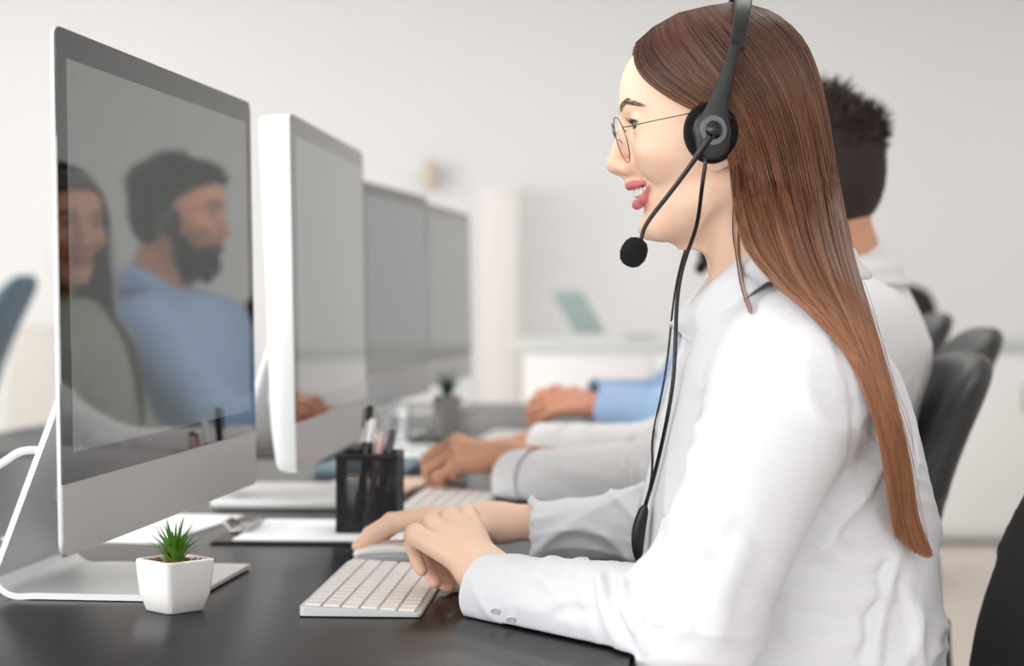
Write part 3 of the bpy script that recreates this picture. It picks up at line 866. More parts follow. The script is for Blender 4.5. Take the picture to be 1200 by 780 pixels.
# ------------------------------------------------------------------ plants
def plant(loc, rz, label, s=1.0, wb=.042, wt=.055, h=.050, leaves=46, lm=None, pm=None, group=None, tall=1.0):
    t = thing('potted_plant', label, 'plant', loc, rz, group); lm = lm or M_leaf; pm = pm or M_ceramic
    prof = [(wb*.5-.002, 0), (wb*.5, .0015), (wb*.5+.0045, h*.35), (wt*.5, h*.78), (wt*.5+.0005, h-.001), (wt*.5-.0005, h), (wt*.5-.0035, h), (wt*.5-.004, h-.006)]
    V = []; Fc = []
    for (r, z) in prof:
        for (x, y) in rrect(2*r, 2*r, .0055, 4): V.append((x*s, y*s, z*s))
    n = 20
    for i in range(len(prof)-1):
        for j in range(n): Fc.append((i*n+j, i*n+(j+1) % n, (i+1)*n+(j+1) % n, (i+1)*n+j))
    Fc.append(tuple(reversed(range(n)))); Fc.append(tuple((len(prof)-1)*n+j for j in range(n)))
    MB().add(V, Fc).build('pot', pm, t, sharp=.7)
    g = MB(); rg = random.Random(3)
    for _ in range(170):
        x, y = rg.uniform(-.43, .43)*wt, rg.uniform(-.43, .43)*wt; r = rg.uniform(.0012, .0026)
        bm = bmesh.new(); bmesh.ops.create_icosphere(bm, subdivisions=1, radius=r*s)
        M = Matrix.Translation((x*s, y*s, (h-.005+rg.uniform(0, .003))*s)) @ Matrix.Scale(rg.uniform(.6, 1.2), 4, (0, 0, 1))
        bm.verts.index_update(); g.add([v.co[:] for v in bm.verts], [[v.index for v in f.verts] for f in bm.faces], M); bm.free()
    tag(g.build('gravel', M_grav, t), kind='stuff')
    lv = MB()
    for k in range(leaves):
        a = k*2.39996+rg.uniform(-.2, .2); q = (k+.5)/leaves; lean = .12+.95*q**.9; L = rg.uniform(.040, .050)*s*tall*(1-.22*q)
        ca, sa = math.cos(a), math.sin(a); K = 8; V = []; Fc = []
        for i in range(K+1):
            u = i/K; th = lean*(.55+.75*u); rr = L*u*math.sin(th)*.9+.003*s*q; z = (h-.006)*s+L*u*math.cos(th*.8)
            w = (.0030*(1-u**1.6)+.00015)*s*(.8+.6*math.sin(PI*min(1, u*1.3))*.5)
            px, py = -sa*w, ca*w
            for (e, dz) in ((-1, 0), (0, -.0010*s*(1-u)), (1, 0), (0, .0006*s*(1-u))):
                V.append((ca*rr+px*e-(ca*dz if 0 else 0), sa*rr+py*e, z+dz))
        for i in range(K):
            for j in range(4): Fc.append((i*4+j, i*4+(j+1) % 4, (i+1)*4+(j+1) % 4, (i+1)*4+j))
        lv.add(V, Fc)
    lv.build('leaves', lm, t)
    return t
p = wp(205, 716, 1.815)
plant((p[0], p[1], DESK), math.radians(47), 'small green succulent in a white square ceramic pot on the desk front')
p = wp(524, 515, 4.02)
plant((p[0], p[1], DESK), math.radians(20), 'blurred dark green plant in a grey pot farther down the desk', 1.0, wb=.040, wt=.048, leaves=38, lm=M_leafd, pm=mat('grey_ceramic', srgb(150, 147, 146), .4), h=.092, tall=1.55)

# ------------------------------------------------------------------ keyboards
def keyboard(loc, rz, label, L=.300, Wd=.1149, group=None):
    """local y = long side, x: +x is the user's edge"""
    t = thing('keyboard', label, 'keyboard', loc, rz, group)
    hb, hf = .0105, .0050
    tilt = math.atan2(hb-hf, Wd)
    V = []
    ol = rrect(Wd, L, .005, 4)
    for (x, y) in ol: V.append((x, y, .0008))
    for (x, y) in ol: V.append((x, y, (hb+hf)/2-(x/Wd)*(hb-hf)))
    n = len(ol); Fc = [tuple(reversed(range(n))), tuple(range(n, 2*n))]+[(j, (j+1) % n, n+(j+1) % n, n+j) for j in range(n)]
    o = MB().add(V, Fc).build('base', M_alu, t, sharp=.5)
    bv = o.modifiers.new('edge', 'BEVEL'); bv.width = .0009; bv.segments = 2; bv.limit_method = 'ANGLE'; bv.angle_limit = 1.0
    kb = MB(); T = Matrix.Translation((0, 0, (hb+hf)/2)) @ Matrix.Rotation(tilt, 4, 'Y')
    rows = [(14, .0157)]*6
    x = -Wd/2+.0045; g = .0026; LL = L-.009
    layout = [[1]*14, [1]*13+[1.6], [1.5]+[1]*12+[1.1], [1.8]+[1]*11+[1.8], [2.35]+[1]*10+[2.35], [1, 1, 1, 1.25, 5.2, 1.25, 1, 1, 1, 1]]
    for (nk, kh), lay in zip(rows, layout):
        kh = kh*.985; tot = sum(lay); unit = (LL-g*(len(lay)-1))/tot; y = LL/2
        for w in lay:
            ww = w*unit; kb.box((x+kh/2, y-ww/2, .0011), (kh, ww, .0022), .0007, M=T, seg=1); y -= ww+g
        x += kh+g*.9
    kb.build('keys', M_keys, t, sharp=.5)
    for s in (-1, 1):
        MB().lathe([(.005, 0), (.005, .0012)], 12, c=(s*Wd*.35, L*.4, 0)).build('foot', M_grey, t)
    return t
def front_left(loc, rz, Wd, L):   # place by the corner nearest the camera on the screen side
    c, s = math.cos(rz), math.sin(rz); x, y = Wd/2, L/2
    return (loc[0]+c*x-s*y, loc[1]+s*x+c*y, DESK)
a = wp(350, 723, 1.776)
keyboard(front_left(a, math.radians(-3.6), .1149, .312), math.radians(-3.6), 'white keyboard under the hand of the woman with the headset', L=.312)
a = wp(463, 606, 2.58)
keyboard(front_left(a, math.radians(-5), .1149, .30), math.radians(-5), 'blurred white keyboard under the hands of the man in the white shirt', L=.300)
keyboard((.00, 3.98, DESK), math.radians(-7), 'farthest white keyboard, on the second desk below the clasped hands')

# ------------------------------------------------------------------ computer mice
def mouse(loc, rz, label, group=None):
    t = thing('computer_mouse', label, 'mouse', loc, rz, group)
    def prof(P, z0):
        x, y, z = P; u = np.clip(x/.0565, -1, 1); top = .0215*(1-u**2)**.55*(1-.10*u)+.0006
        w = .0285*(1-.10*u**2)
        d = np.maximum(np.sqrt((x/.0565)**2+(y/w)**2)-1, 0)*.028
        rho = (np.abs(x/.0565)**2.6+np.abs(y/w)**2.6)**(1/2.6)
        side = (rho-1)*.028
        return side, top
    def shell(P):
        side, top = prof(P, 0); yy = P[1]/.0285
        d = smax(side, (P[2]-top*(1-.18*yy*yy)).astype(f32), .003)
        return smax(d, (.0065+.0040*(1-(P[0]/.0565)**2)-P[2]).astype(f32), .0008)
    def base(P):
        side, top = prof(P, 0); return smax(smax(side+.0022, (P[2]-.0105).astype(f32), .001), (.0006-P[2]).astype(f32), .0006)
    V, Q = nets(shell, (-.062, -.034, -.002), (.062, .034, .028), .0013); mesh_obj('top_shell', V, Q, M_white, t)
    V, Q = nets(base, (-.062, -.034, -.003), (.062, .034, .016), .0013); mesh_obj('base', M_alu and V, Q, M_alu, t)
    return t
p = wp(468, 658, 2.165)
mouse((p[0], 2.165, DESK), math.radians(5), 'white computer mouse under the far hand of the woman with the headset')
p = wp(640, 510, 3.42); 
mouse((-.02, 3.42, DESK), 0, 'white mouse lying on the desk beyond the hands of the man in white')

# ------------------------------------------------------------------ pen cup and pens
cupc = np.array([(434-600)*2.40/F, 2.40, DESK+.0058])
t = thing('pen_holder', 'square black wire mesh pen holder standing on the clipboard', 'pen holder', tuple(cupc), math.radians(-3))
S, HT = .074, .098; h = S/2
bs = MB(); bs.box((0, 0, .001), (S, S, .002), .0006).build('base', M_wire, t)
for (x, y) in ((h, h), (-h, h), (-h, -h), (h, -h)): MB().box((x, y, HT/2), (.0034, .0034, HT), .0008).build('corner_post', M_wire, t)
rm = MB()
for k in range(4):
    M = Matrix.Rotation(k*PI/2, 4, 'Z'); rm.box((0, h, HT-.003), (S+.004, .0036, .008), .001, M=M)
rm.build('rim', M_wire, t)
ms = MB(); N1, N2 = 22, 28
for k in range(4):
    M = Matrix.Rotation(k*PI/2, 4, 'Z')
    for i in range(1, N1): ms.box((-h+S*i/N1, h, HT/2), (.0016, .0010, HT), M=M)
    for j in range(1, N2): ms.box((0, h, HT*j/N2), (S, .0010, .0016), M=M)
ms.build('mesh_side', M_wire, t, smooth=False)
def pen(base, tip, r, label, body, capm=None, kind='pen', capend=None):
    t = thing(kind, label, kind, tuple(base)); b = np.zeros(3); e = np.array(tip)-np.array(base); L = np.linalg.norm(e); u = e/L
    MB().tube([u*.000, u*.004, u*.012, u*(L-.030), u*(L-.0295)], [r*.25, r*.5, r, r, r*.9], 12).build('barrel', body, t)
    MB().tube([u*(L-.030), u*(L-.028), u*(L-.003), u*L], [r*1.12, r*1.15, r*1.1, r*.7], 12).build('cap', capm or body, t)
    s = np.cross(u, [0, 1, 0]); s /= np.linalg.norm(s)
    MB().tube([u*(L-.004)+s*r*1.6, u*(L-.030)+s*r*1.8], [.0011, .0009], 6).build('pocket_clip', capm or body, t)
M_pink = mat('pink_plastic', srgb(214, 180, 176), .4)
c0 = cupc+np.array([0, 0, .0035])
pen(c0+[-.020, -.020, 0], c0+[.004, -.004, .137], .0042, 'black pen with a white cap leaning in the wire holder', M_black, M_white)
pen(c0+[-.015, .010, 0], c0+[-.002, .026, .152], .0044, 'black marker rising highest at the back of the wire holder', M_black)
pen(c0+[.006, -.018, 0], c0+[.028, .012, .122], .0046, 'black pen with a grey end at the right corner of the wire holder', M_black, M_grey)
pen(c0+[-.006, -.006, 0], c0+[.017, -.018, .118], .0040, 'pale pink pen standing in the wire holder', M_pink)
pen(c0+[.018, .015, 0], c0+[-.010, .020, .105], .0040, 'short dark pen low at the back of the wire holder', M_gloss)

# ------------------------------------------------------------------ clipboard and papers
t = thing('clipboard', 'black clipboard with white sheets lying by the wire pen holder', 'clipboard', (-.205, 2.405, DESK), math.radians(-4))
MB().prism(rrect(.315, .228, .010), .0030, Matrix.Translation((0, 0, .0004)), .0006).build('board', M_clip, t)
MB().prism(rrect(.285, .210, .001), .0020, Matrix.Translation((.014, 0, .0035))).build('sheets', M_paper, t)
ck = MB().box((-.136, 0, .0072), (.022, .088, .0030), .0012)
ck.tube([(-.148, -.030, .007), (-.158, -.020, .016), (-.158, .020, .016), (-.148, .030, .007)], .0022, 8)
ck.tube([(-.126, -.044, .0090), (-.126, .044, .0090)], .0042, 12)
ck.build('clip', M_steel, t)
tag(MB().prism(rrect(.21, .297, .001), .0016, Matrix.Translation((-.50, 2.47, DESK)) @ Matrix.Rotation(math.radians(-12), 4, 'Z')).build('paper_sheets', M_paper), 'white paper sheets half hidden behind the nearest screen', 'paper')
tag(MB().prism(rrect(.21, .28, .002), .009, Matrix.Translation((-.11, 3.62, DESK)) @ Matrix.Rotation(.2, 4, 'Z'), .001).build('notebook', mat('pale_cover', srgb(222, 226, 228), .4)), 'pale notebook lying in the blur beside the far plant', 'notebook')
tag(MB().prism(rrect(.16, .22, .002), .012, Matrix.Translation((-.245, 3.30, DESK)) @ Matrix.Rotation(-.1, 4, 'Z'), .001).build('folder', mat('blue_grey_cover', srgb(96, 124, 134), .5)), 'blue grey folder lying behind the pen holder', 'folder')
tag(MB().prism(rrect(.15, .21, .002), .006, Matrix.Translation((-.215, 3.00, DESK)) @ Matrix.Rotation(-.2, 4, 'Z'), .001).build('notepad', mat('peach_paper', srgb(236, 208, 190), .7)), 'peach coloured notepad lying beyond the blurred keyboard', 'notepad')
g = thing('drinking_glass', 'clear glass tumbler standing blurred before the far plant', 'glass', (-.235, 3.86, DESK))
M_glass = mat('clear_glass', (1, 1, 1), .02, Transmission_Weight=1.0, IOR=1.45)
MB().lathe([(.026, 0), (.031, .085), (.029, .085), (.0245, .006), (.0001, .006)], 28, cap=False).build('tumbler', M_glass, g)
MB().lathe([(.0001, .0005), (.026, .0005), (.026, .0062), (.0001, .0062)], 28, cap=False).build('glass_bottom', M_glass, g)

# ------------------------------------------------------------------ chairs
def chair(loc, rz, label, m=None, back_top=1.0, group=None, arms=False, seatm=None, lean=.20, zb=.56):
    m = m or M_leather; t = thing('office_chair', label, 'chair', loc, rz, group)
    zc = (zb+back_top)/2; hh = (back_top-zb)/2
    def bk(P):
        x, y, z = P; v = (z-zc)/hh; hw = .225*(1-.10*np.clip(v, -1, 1)**2*(v > 0)-.06*(v < 0))
        rho = (np.abs(y/hw)**4+np.abs(v)**4)**.25
        side = (rho-1)*.22
        xm = -.215-(z-zb)*lean+.35*y*y-.035*np.sin(PI*np.clip((z-zb)/(2*hh), 0, 1))*-1
        th = np.abs(x-xm)-.026
        return smax(side, th.astype(f32), .035)
    V, Q = nets(bk, (-.42, -.27, zb-.05), (-.08, .27, back_top+.05), .009); mesh_obj('backrest', V, Q, m, t)
    def st(P):
        x, y, z = P; rho = (np.abs(x/.245)**4+np.abs(y/.245)**4)**.25
        zz = np.abs(z-.435-.10*np.clip(-x-.1, 0, 1)**2)-.032
        return smax((rho-1)*.24, zz.astype(f32), .035)
    V, Q = nets(st, (-.28, -.28, .37), (.28, .28, .50), .010); mesh_obj('seat', V, Q, seatm or m, t)
    sp = MB(); sp.tube([tuple(q) for q in smooth_path([(-.05, 0, .385), (-.20, 0, .39), (-.262, 0, .45), (-.262, 0, .60)], 14)], .016, 10, flat=1.6)
    sp.build('back_support', M_black, t)
    MB().lathe([(.03, .07), (.03, .20), (.018, .20), (.018, .40), (.06, .40), (.06, .405)], 20).build('gas_column', M_leg, t)
    bs = MB()
    for k in range(5):
        a = 2*PI*k/5+.3; e = (math.cos(a)*.29, math.sin(a)*.29, .075); bs.tube([(0, 0, .10), e], [.024, .014], 8)
    bs.build('star_base', M_black, t)
    for k in range(5):
        a = 2*PI*k/5+.3; c = (math.cos(a)*.285, math.sin(a)*.285, .028)
        M = Matrix.Translation(c) @ Matrix.Rotation(a, 4, 'Z') @ Matrix.Rotation(PI/2, 4, 'X')
        MB().lathe([(.001, -.02), (.024, -.02), (.027, -.015), (.027, .015), (.024, .02), (.001, .02)], 16, M=M).build('caster', M_black, t)
    if arms:
        for s in (-1, 1):
            MB().tube([tuple(q) for q in smooth_path([(-.05, s*.22, .42), (-.05, s*.275, .45), (-.07, s*.285, .60), (-.07, s*.285, .655)], 12)], .012, 8).build('arm_post', M_black, t)
            MB().box((-.03, s*.285, .665), (.24, .05, .024), .010).build('armrest', M_black, t)
    return t
chair((.300, 1.86, 0), PI, 'black fabric office chair of the woman with the headset', M_dark, .97, lean=.40)
chair((.328, 2.64, 0), PI-.04, 'black leather office chair of the man in the white shirt', M_leather, .975, lean=.25, zb=.60)
chair((.46, 3.30, 0), PI-.06, 'black leather office chair of the dark haired woman in grey green', M_leather, 1.00, lean=.34)
chair((.50, 3.90, 0), PI-.06, 'black leather office chair of the bearded man in blue', M_leather, 1.02, lean=.36)

# ------------------------------------------------------------------ far background
t = thing('low_cabinet', 'long white low cabinet along the far side of the room', 'cabinet', (1.15, 8.3, 0))
MB().box((0, 0, .42), (2.2, .50, .80), .006).build('body', M_trim, t)
MB().box((0, 0, .845), (2.26, .54, .05), .004).build('top', mat('cabinet_top', srgb(206, 210, 208), .4), t)
for k in range(4):
    d = MB().box((-.825+k*.55, -.262, .43), (.535, .02, .74), .004).build('door', M_trim, t)
    MB().box((-.825+k*.55+.2, -.280, .62), (.012, .018, .12), .003).build('handle', M_steel, d)
cz = .87
t = thing('laptop', 'open pale laptop on the far white cabinet', 'laptop', (.45, 8.28, cz), math.radians(-25))
MB().box((0, 0, .009), (.24, .34, .016), .004).build('keyboard_base', M_alu, t)
M = Matrix.Translation((-.115, 0, .018)) @ Matrix.Rotation(math.radians(-32), 4, 'Y')
MB().box((0, 0, .11), (.010, .34, .22), .004, M=M).build('lid', mat('teal_grey_lid', srgb(168, 190, 188), .4), t)
# chair seen in the second screen's reflection
chair((1.28, 7.05, 0), math.radians(100), 'black leather chair standing in front of the far white cabinet', M_leather, 1.10)
# left background
chair((-2.05, 6.4, 0), math.radians(180), 'blurred blue grey office chair at the left edge, by the far wall', mat('blue_grey_fabric', srgb(88, 112, 132), .7), 1.13, lean=.36)
t = thing('storage_box', 'blurred beige grey storage cabinet behind the nearest screen', 'cabinet', (-2.25, 9.6, 0))
MB().box((0, 0, .45), (.50, .4, .90), .01).build('body', mat('beige_grey', srgb(196, 192, 188), .7), t)
MB().box((0, -.205, .45), (.47, .012, .86), .003).build('door', mat('beige_grey', srgb(196, 192, 188), .7), t)
t = thing('room_divider', 'narrow pale upright screen panel beyond the last monitor', 'room divider', (-.06, 10.2, 0))
MB().box((0, 0, .83), (.20, .04, 1.60), .01).build('panel', mat('divider_cloth', srgb(232, 228, 227), .85), t)
MB().box((0, .015, .83), (.24, .02, 1.64), .006).build('frame', mat('divider_frame', srgb(228, 226, 225), .8), t)
for q in (-.12, .12): MB().box((q, 0, .015), (.04, .36, .03), .006).build('foot', M_trim, t)
t = thing('wall_lamp', 'small beige lamp on the far wall above the third screen', 'lamp', (-.45, 10.40, 1.72))
MB().lathe([(.001, -.09), (.035, -.08), (.055, .0), (.03, .07), (.012, .09)], 20).build('shade', M_cream, t)
MB().box((0, .055, 0), (.04, .09, .05), .006).build('bracket', M_steel, t)

# ------------------------------------------------------------------ light of the room
def area(name, loc, rot, sx, sy, power, color=(1, 1, 1)):
    l = bpy.data.lights.new(name, 'AREA'); l.shape = 'RECTANGLE'; l.size = sx; l.size_y = sy; l.energy = power; l.color = color
    o = bpy.data.objects.new(name, l); COL.objects.link(o); o.location = loc; o.rotation_euler = rot; return o
for i, (a, b) in enumerate(LW): area('daylight_window', (X0-.02, (a+b)/2, (z0+z1)/2), (0, -PI/2, 0), z1-z0-.1, b-a-.1, [90, 90, 70, 70][i], (1, .985, .965))
for i, (a, b) in enumerate(FW): area('daylight_window', ((a+b)/2, Y0-.02, (z0+z1)/2), (PI/2, 0, 0), b-a-.1, z1-z0-.1, [54, 20, 5][i], (1, .985, .965))
M_em = bpy.data.materials.new('lamp_panel'); M_em.use_nodes = True
bb = M_em.node_tree.nodes['Principled BSDF']; bb.inputs['Emission Color'].default_value = (1, .995, .985, 1); bb.inputs['Emission Strength'].default_value = 5.2
for i, (x, y) in enumerate([(x, y) for y in (-1.8, 2.9, 5.8, 8.6) for x in (-2.6, .6, 3.6)]):
    t = thing('ceiling_light', 'flat white square panel light set in the ceiling', 'ceiling light', (x, y, ZC-.03), 0, 'square panel lights of the ceiling')
    MB().box((0, 0, .012), (1.2, .6, .030), .004).build('housing', M_trim, t)
    MB().box((0, 0, -.006), (1.14, .54, .004)).build('diffuser', M_em, t, smooth=False)
w = bpy.data.worlds.new('World'); sc.world = w; w.use_nodes = True
w.node_tree.nodes['Background'].inputs[0].default_value = (.86, .93, 1, 1); w.node_tree.nodes['Background'].inputs[1].default_value = 1.3

cam = bpy.data.cameras.new('camera'); co = bpy.data.objects.new('camera', cam); COL.objects.link(co)
co.location = (0, 0, CZ); co.rotation_euler = (PI/2, 0, 0); cam.sensor_width = 36; cam.lens = F/1200*36
cam.shift_y = -(390-HY)/1200; cam.clip_start = .05; cam.clip_end = 60
cam.dof.use_dof = True; cam.dof.focus_distance = 1.78; cam.dof.aperture_fstop = 4.0; cam.dof.aperture_blades = 0
sc.camera = co
sc.view_settings.view_transform = 'Standard'; sc.view_settings.look = 'None'; sc.view_settings.gamma = 1; sc.view_settings.exposure = 0.05
sc.view_settings.use_curve_mapping = False
sc.cycles.use_denoising = True
sc.cycles.max_bounces = 8; sc.cycles.diffuse_bounces = 5; sc.cycles.glossy_bounces = 4; sc.cycles.transmission_bounces = 8
# ------------------------------------------------------------------ clothes materials
def cloth(name, color, fine=.25, **kw):
    m = mat(name, color, .82, bump=(38, fine, .006), Subsurface_Weight=.05, Subsurface_Scale=.01, **kw)
    return m
M_shirt = cloth('white_shirt_cotton', srgb(228, 230, 236), .30)
M_shirt2 = cloth('white_shirt_twill', srgb(232, 232, 235), .22)
M_blue = cloth('blue_shirt_cotton', srgb(158, 186, 222), .3)
M_green = cloth('grey_green_cardigan', srgb(146, 152, 138), .5)
M_trous = cloth('dark_trousers', srgb(34, 36, 42), .3)

def hair_mat(name, rough=.36):
    m = mat(name, attr='tint', rough=rough, Specular_IOR_Level=.38)
    return m
M_hair = hair_mat('hair_strand', .34)
def lerp(a, b, t): return np.array(a)[None]*(1-t)[:, None]+np.array(b)[None]*t[:, None]
def strand_part(name, paths, radii, parent, c0, c1, vary=.35, knee=0.0, m=None, streak=None):
    V, Fq, ii, tt = strands(paths, radii)
    N = len(paths); rv = RNG.normal(0, vary, N) if np.isscalar(vary) else vary; t = np.clip((tt-knee)/(1-knee), 0, 1)
    C = lerp(c0, c1, t)*np.clip(1+rv[ii], .35, 2.0)[:, None]
    if streak is not None:
        sm_ = RNG.uniform(0, 1, N)[ii] < .12; C = np.where(sm_[:, None], C*.45+np.array(streak)*.55*(0.4+.6*t[:, None]), C)
    return mesh_obj(name, V, Fq, m or M_hair, parent, world=True, colors=C)
def noise_off(N, K, amp, f=3, seed=1):
    """smooth waviness shared loosely by strands"""
    r = np.random.default_rng(seed); t = np.linspace(0, 1, K)[None]
    o = 0
    for k in range(1, f+1): o = o+r.normal(0, 1, (N, 1))*np.sin(PI*k*t+r.uniform(0, 6, (N, 1)))/k
    return amp*o*np.sin(PI*np.clip(t*1.0, 0, .5))**.8

# ================================================================== woman with the headset
W = thing('person', 'woman with long brown hair, white shirt and headset typing at the nearest desk', 'person', (.25, 1.82, 0))
H1 = HeadFrame((.1886, 1.82, 1.200), yaw=0, pitch=0, scale=1.0)
skin1 = srgb(247, 209, 184); lip1 = srgb(212, 120, 128)
tab1 = [(.50, .135, .42, .175), (.60, .125, .405, .178), (.70, .127, .402, .165), (.78, .127, .404, .150), (.85, .130, .402, .150), (.92, .142, .385, .160),
        (.98, .157, .362, .165), (1.02, .168, .340, .135), (1.05, .182, .325, .085), (1.075, .196, .312, .058)]
sL = wp(938, 432, 1.665); eL = wp(812, 738, 1.600); wL = wp(568, 690, 1.795)
sR = np.array([.262, 1.975, .985]); eR = np.array([.245, 2.115, .798]); wR = wp(618, 623, 2.17)
J1L = {'w': wp(572, 672, 1.815), 'up': np.array([-.45, -.55, .70])/1.0, 's': 1.0, 'f': [
    [wp(548, 604, 1.905), wp(524, 640, 1.935), wp(528, 668, 1.935), wp(532, 688, 1.925)],
    [wp(527, 606, 1.890), wp(500, 640, 1.925), wp(513, 672, 1.920), wp(524, 688, 1.910)],
    [wp(506, 614, 1.872), wp(490, 634, 1.905), wp(500, 664, 1.900), wp(510, 682, 1.892)],
    [wp(487, 626, 1.850), wp(485, 641, 1.872), wp(489, 658, 1.874), wp(494, 668, 1.872)]],
    't': [wp(566, 640, 1.86), wp(556, 640, 1.92), wp(545, 662, 1.945), wp(538, 684, 1.94)]}
J1L['up'] /= np.linalg.norm(J1L['up'])
J1R = hand_frame(wp(588, 612, 2.185), (-1, .02, .08), (0, 0, 1), (0, -1, 0), curl=(17, 19, 24, 34), s=.98, spread=.6)
S1 = {'tab': tab1, 'yc': 1.82, 'neck': (.25, 1.82, 1.05),
      'arms': [dict(sh=sL, el=eL, wr=wL, r=(.066, .050, .031), end=-.002, fold=1.0, ph=.5), dict(sh=sR, el=eR, wr=wR, r=(.058, .045, .0300), end=-.012, fold=.7, ph=2)],
      'wr': [(4, 30, .0075, (1, .2, 1.6)), (9, 55, .0034, (-.6, .3, 1)), (21, 24, .0070, (1.2, .2, -.6))]}
def on_surface(px, py, f):
    """where the cloth lies along the line of sight of a photo position"""
    d = np.linspace(1.45, 1.95, 260); pts = np.stack([wp(px, py, q) for q in d]); v = field_at(f, pts); k = int(np.argmax(v < 0))
    return pts[k] if v[k] < 0 else None
def add_creases(S, lines):
    f = lambda P: shirt_field(P, S); out = []
    for pts, r_, a_ in lines:
        q = [on_surface(x, y, f) for x, y, _ in smooth_path([(x, y, 0) for x, y in pts], 9)]; q = [p for p in q if p is not None]
        out += [(a, b, r_, a_) for a, b in zip(q[:-1], q[1:])]
    return out
CREASES = [([(702, 676), (708, 700), (720, 735), (736, 768)], .0055, .0070), ([(712, 676), (718, 700), (730, 735), (745, 765)], .0045, -.0060), ([(728, 674), (730, 700), (742, 735)], .0050, .0060),
 ([(738, 674), (741, 700), (752, 732)], .0040, -.0050), ([(756, 670), (768, 690), (772, 725)], .0060, .0060), ([(640, 713), (662, 703), (692, 706)], .0040, .0035), ([(648, 722), (668, 713), (696, 716)], .0035, -.0025),
 ([(1046, 648), (1042, 680), (1030, 722), (1024, 775)], .0060, .0080), ([(1036, 660), (1030, 690), (1018, 730), (1012, 775)], .0060, -.0060), ([(930, 692), (985, 702), (1036, 694)], .0120, .0080), ([(965, 640), (1005, 656), (1040, 650)], .0100, .0070),
 ([(925, 735), (960, 750), (1005, 745)], .0100, .0070), ([(980, 402), (996, 450), (1000, 510), (988, 560)], .0035, -.0030), ([(1060, 690), (1075, 730), (1078, 775)], .0080, .0070), ([(840, 500), (812, 560), (800, 620)], .0110, -.0050), ([(870, 640), (850, 690), (842, 740)], .0110, .0050),
 ([(600, 668), (640, 680), (690, 690)], .0060, .0030), ([(800, 655), (830, 640), (850, 610)], .0070, .0050)]
S1['creases'] = add_creases(S1, CREASES)
build_body(W, H1, skin1, lip1, [(J1L, eL, sL), (J1R, eR, sR)], res=.0014, h2=.0013, torso=S1, slim=1.02)
eye_parts(H1, W, 16, iris=(.10, .13, .12)); teeth(H1, W); brow_lash(H1, W, (.075, .040, .028), .85)
shirt(W, S1, M_shirt, .0036)
def arm_axis(e, w): v = np.array(w)-np.array(e); return v/np.linalg.norm(v)
a1 = arm_axis(eL, wL)
V, Fc = tube_ring(wL+a1*.000, a1, .0332, .0312, .060, n=56, wob=.04, seed=3, rt=1.10); cu = mesh_obj('cuff', V, Fc, M_shirt, W, world=True)
a2 = arm_axis(eR, wR)
V, Fc = tube_ring(wR-a2*.010, a2, .0318, .0296, .055, n=56, wob=.03, seed=5, rt=1.06); mesh_obj('cuff', V, Fc, M_shirt, W, world=True)
M_btn = mat('shirt_button', srgb(236, 237, 241), .3)
for px, py, dd in ((598, 726, 1.707), (580, 716, 1.722)):
    q = wp(px, py, dd); n = np.array([0, -.75, -.55]); M = Matrix.Translation(q) @ Vector(n).to_track_quat('Z', 'Y').to_matrix().to_4x4()
    MB().lathe([(.0001, -.001), (.0040, -.001), (.0042, -.0003), (.0039, .0003), (.0032, .0003), (.0028, .0), (.0001, .0)], 20, M=M).build('button', M_btn, cu, world=True)
T = [(.300, 1.82, 1.112), (.288, 1.785, 1.110), (.250, 1.758, 1.103), (.217, 1.760, 1.088), (.190, 1.775, 1.066), (.171, 1.797, 1.043), (.166, 1.812, 1.026)]
B = [(.335, 1.82, 1.070), (.322, 1.762, 1.064), (.275, 1.732, 1.066), (.233, 1.727, 1.062), (.199, 1.736, 1.030), (.180, 1.764, 1.000), (.166, 1.804, 1.016)]
collar(W, T, B, 1.82, M_shirt, lift=.009)
# button strip down the front
f1 = lambda P: shirt_field(P, S1)
zs = np.linspace(1.02, .70, 34); rows = []
for yy in (-.016, -.015, .015, .016):
    pts = np.stack([np.interp(zs, [r[0] for r in tab1], [r[1] for r in tab1])-.03, np.full(34, 1.815+yy), zs], 1)
    for i in range(34):
        xs = np.linspace(.06, .26, 160); v = field_at(f1, np.stack([xs, np.full(160, pts[i, 1]), np.full(160, zs[i])], 1)); k = int(np.argmax(v < 0)); pts[i, 0] = xs[k]-(.0028 if abs(yy) < .0155 else -.001)
    rows.append(pts)
G = np.array(rows); V = G.reshape(-1, 3); Fc = [(i*34+j, i*34+j+1, (i+1)*34+j+1, (i+1)*34+j) for i in range(3) for j in range(33)]
pk = mesh_obj('button_strip', V, Fc, M_shirt, W, world=True)
for j in (3, 10, 17, 24):
    q = G[1][j]+np.array([-.001, .014, 0]); M = Matrix.Translation(q) @ Vector((-1, 0, .1)).to_track_quat('Z', 'Y').to_matrix().to_4x4()
    MB().lathe([(.0001, -.001), (.0052, -.001), (.0056, 0), (.0052, .0012), (.0001, .0008)], 18, M=M).build('button', M_btn, pk, world=True)
trousers(W, .275, 1.84, M_trous, kneex=-.16)

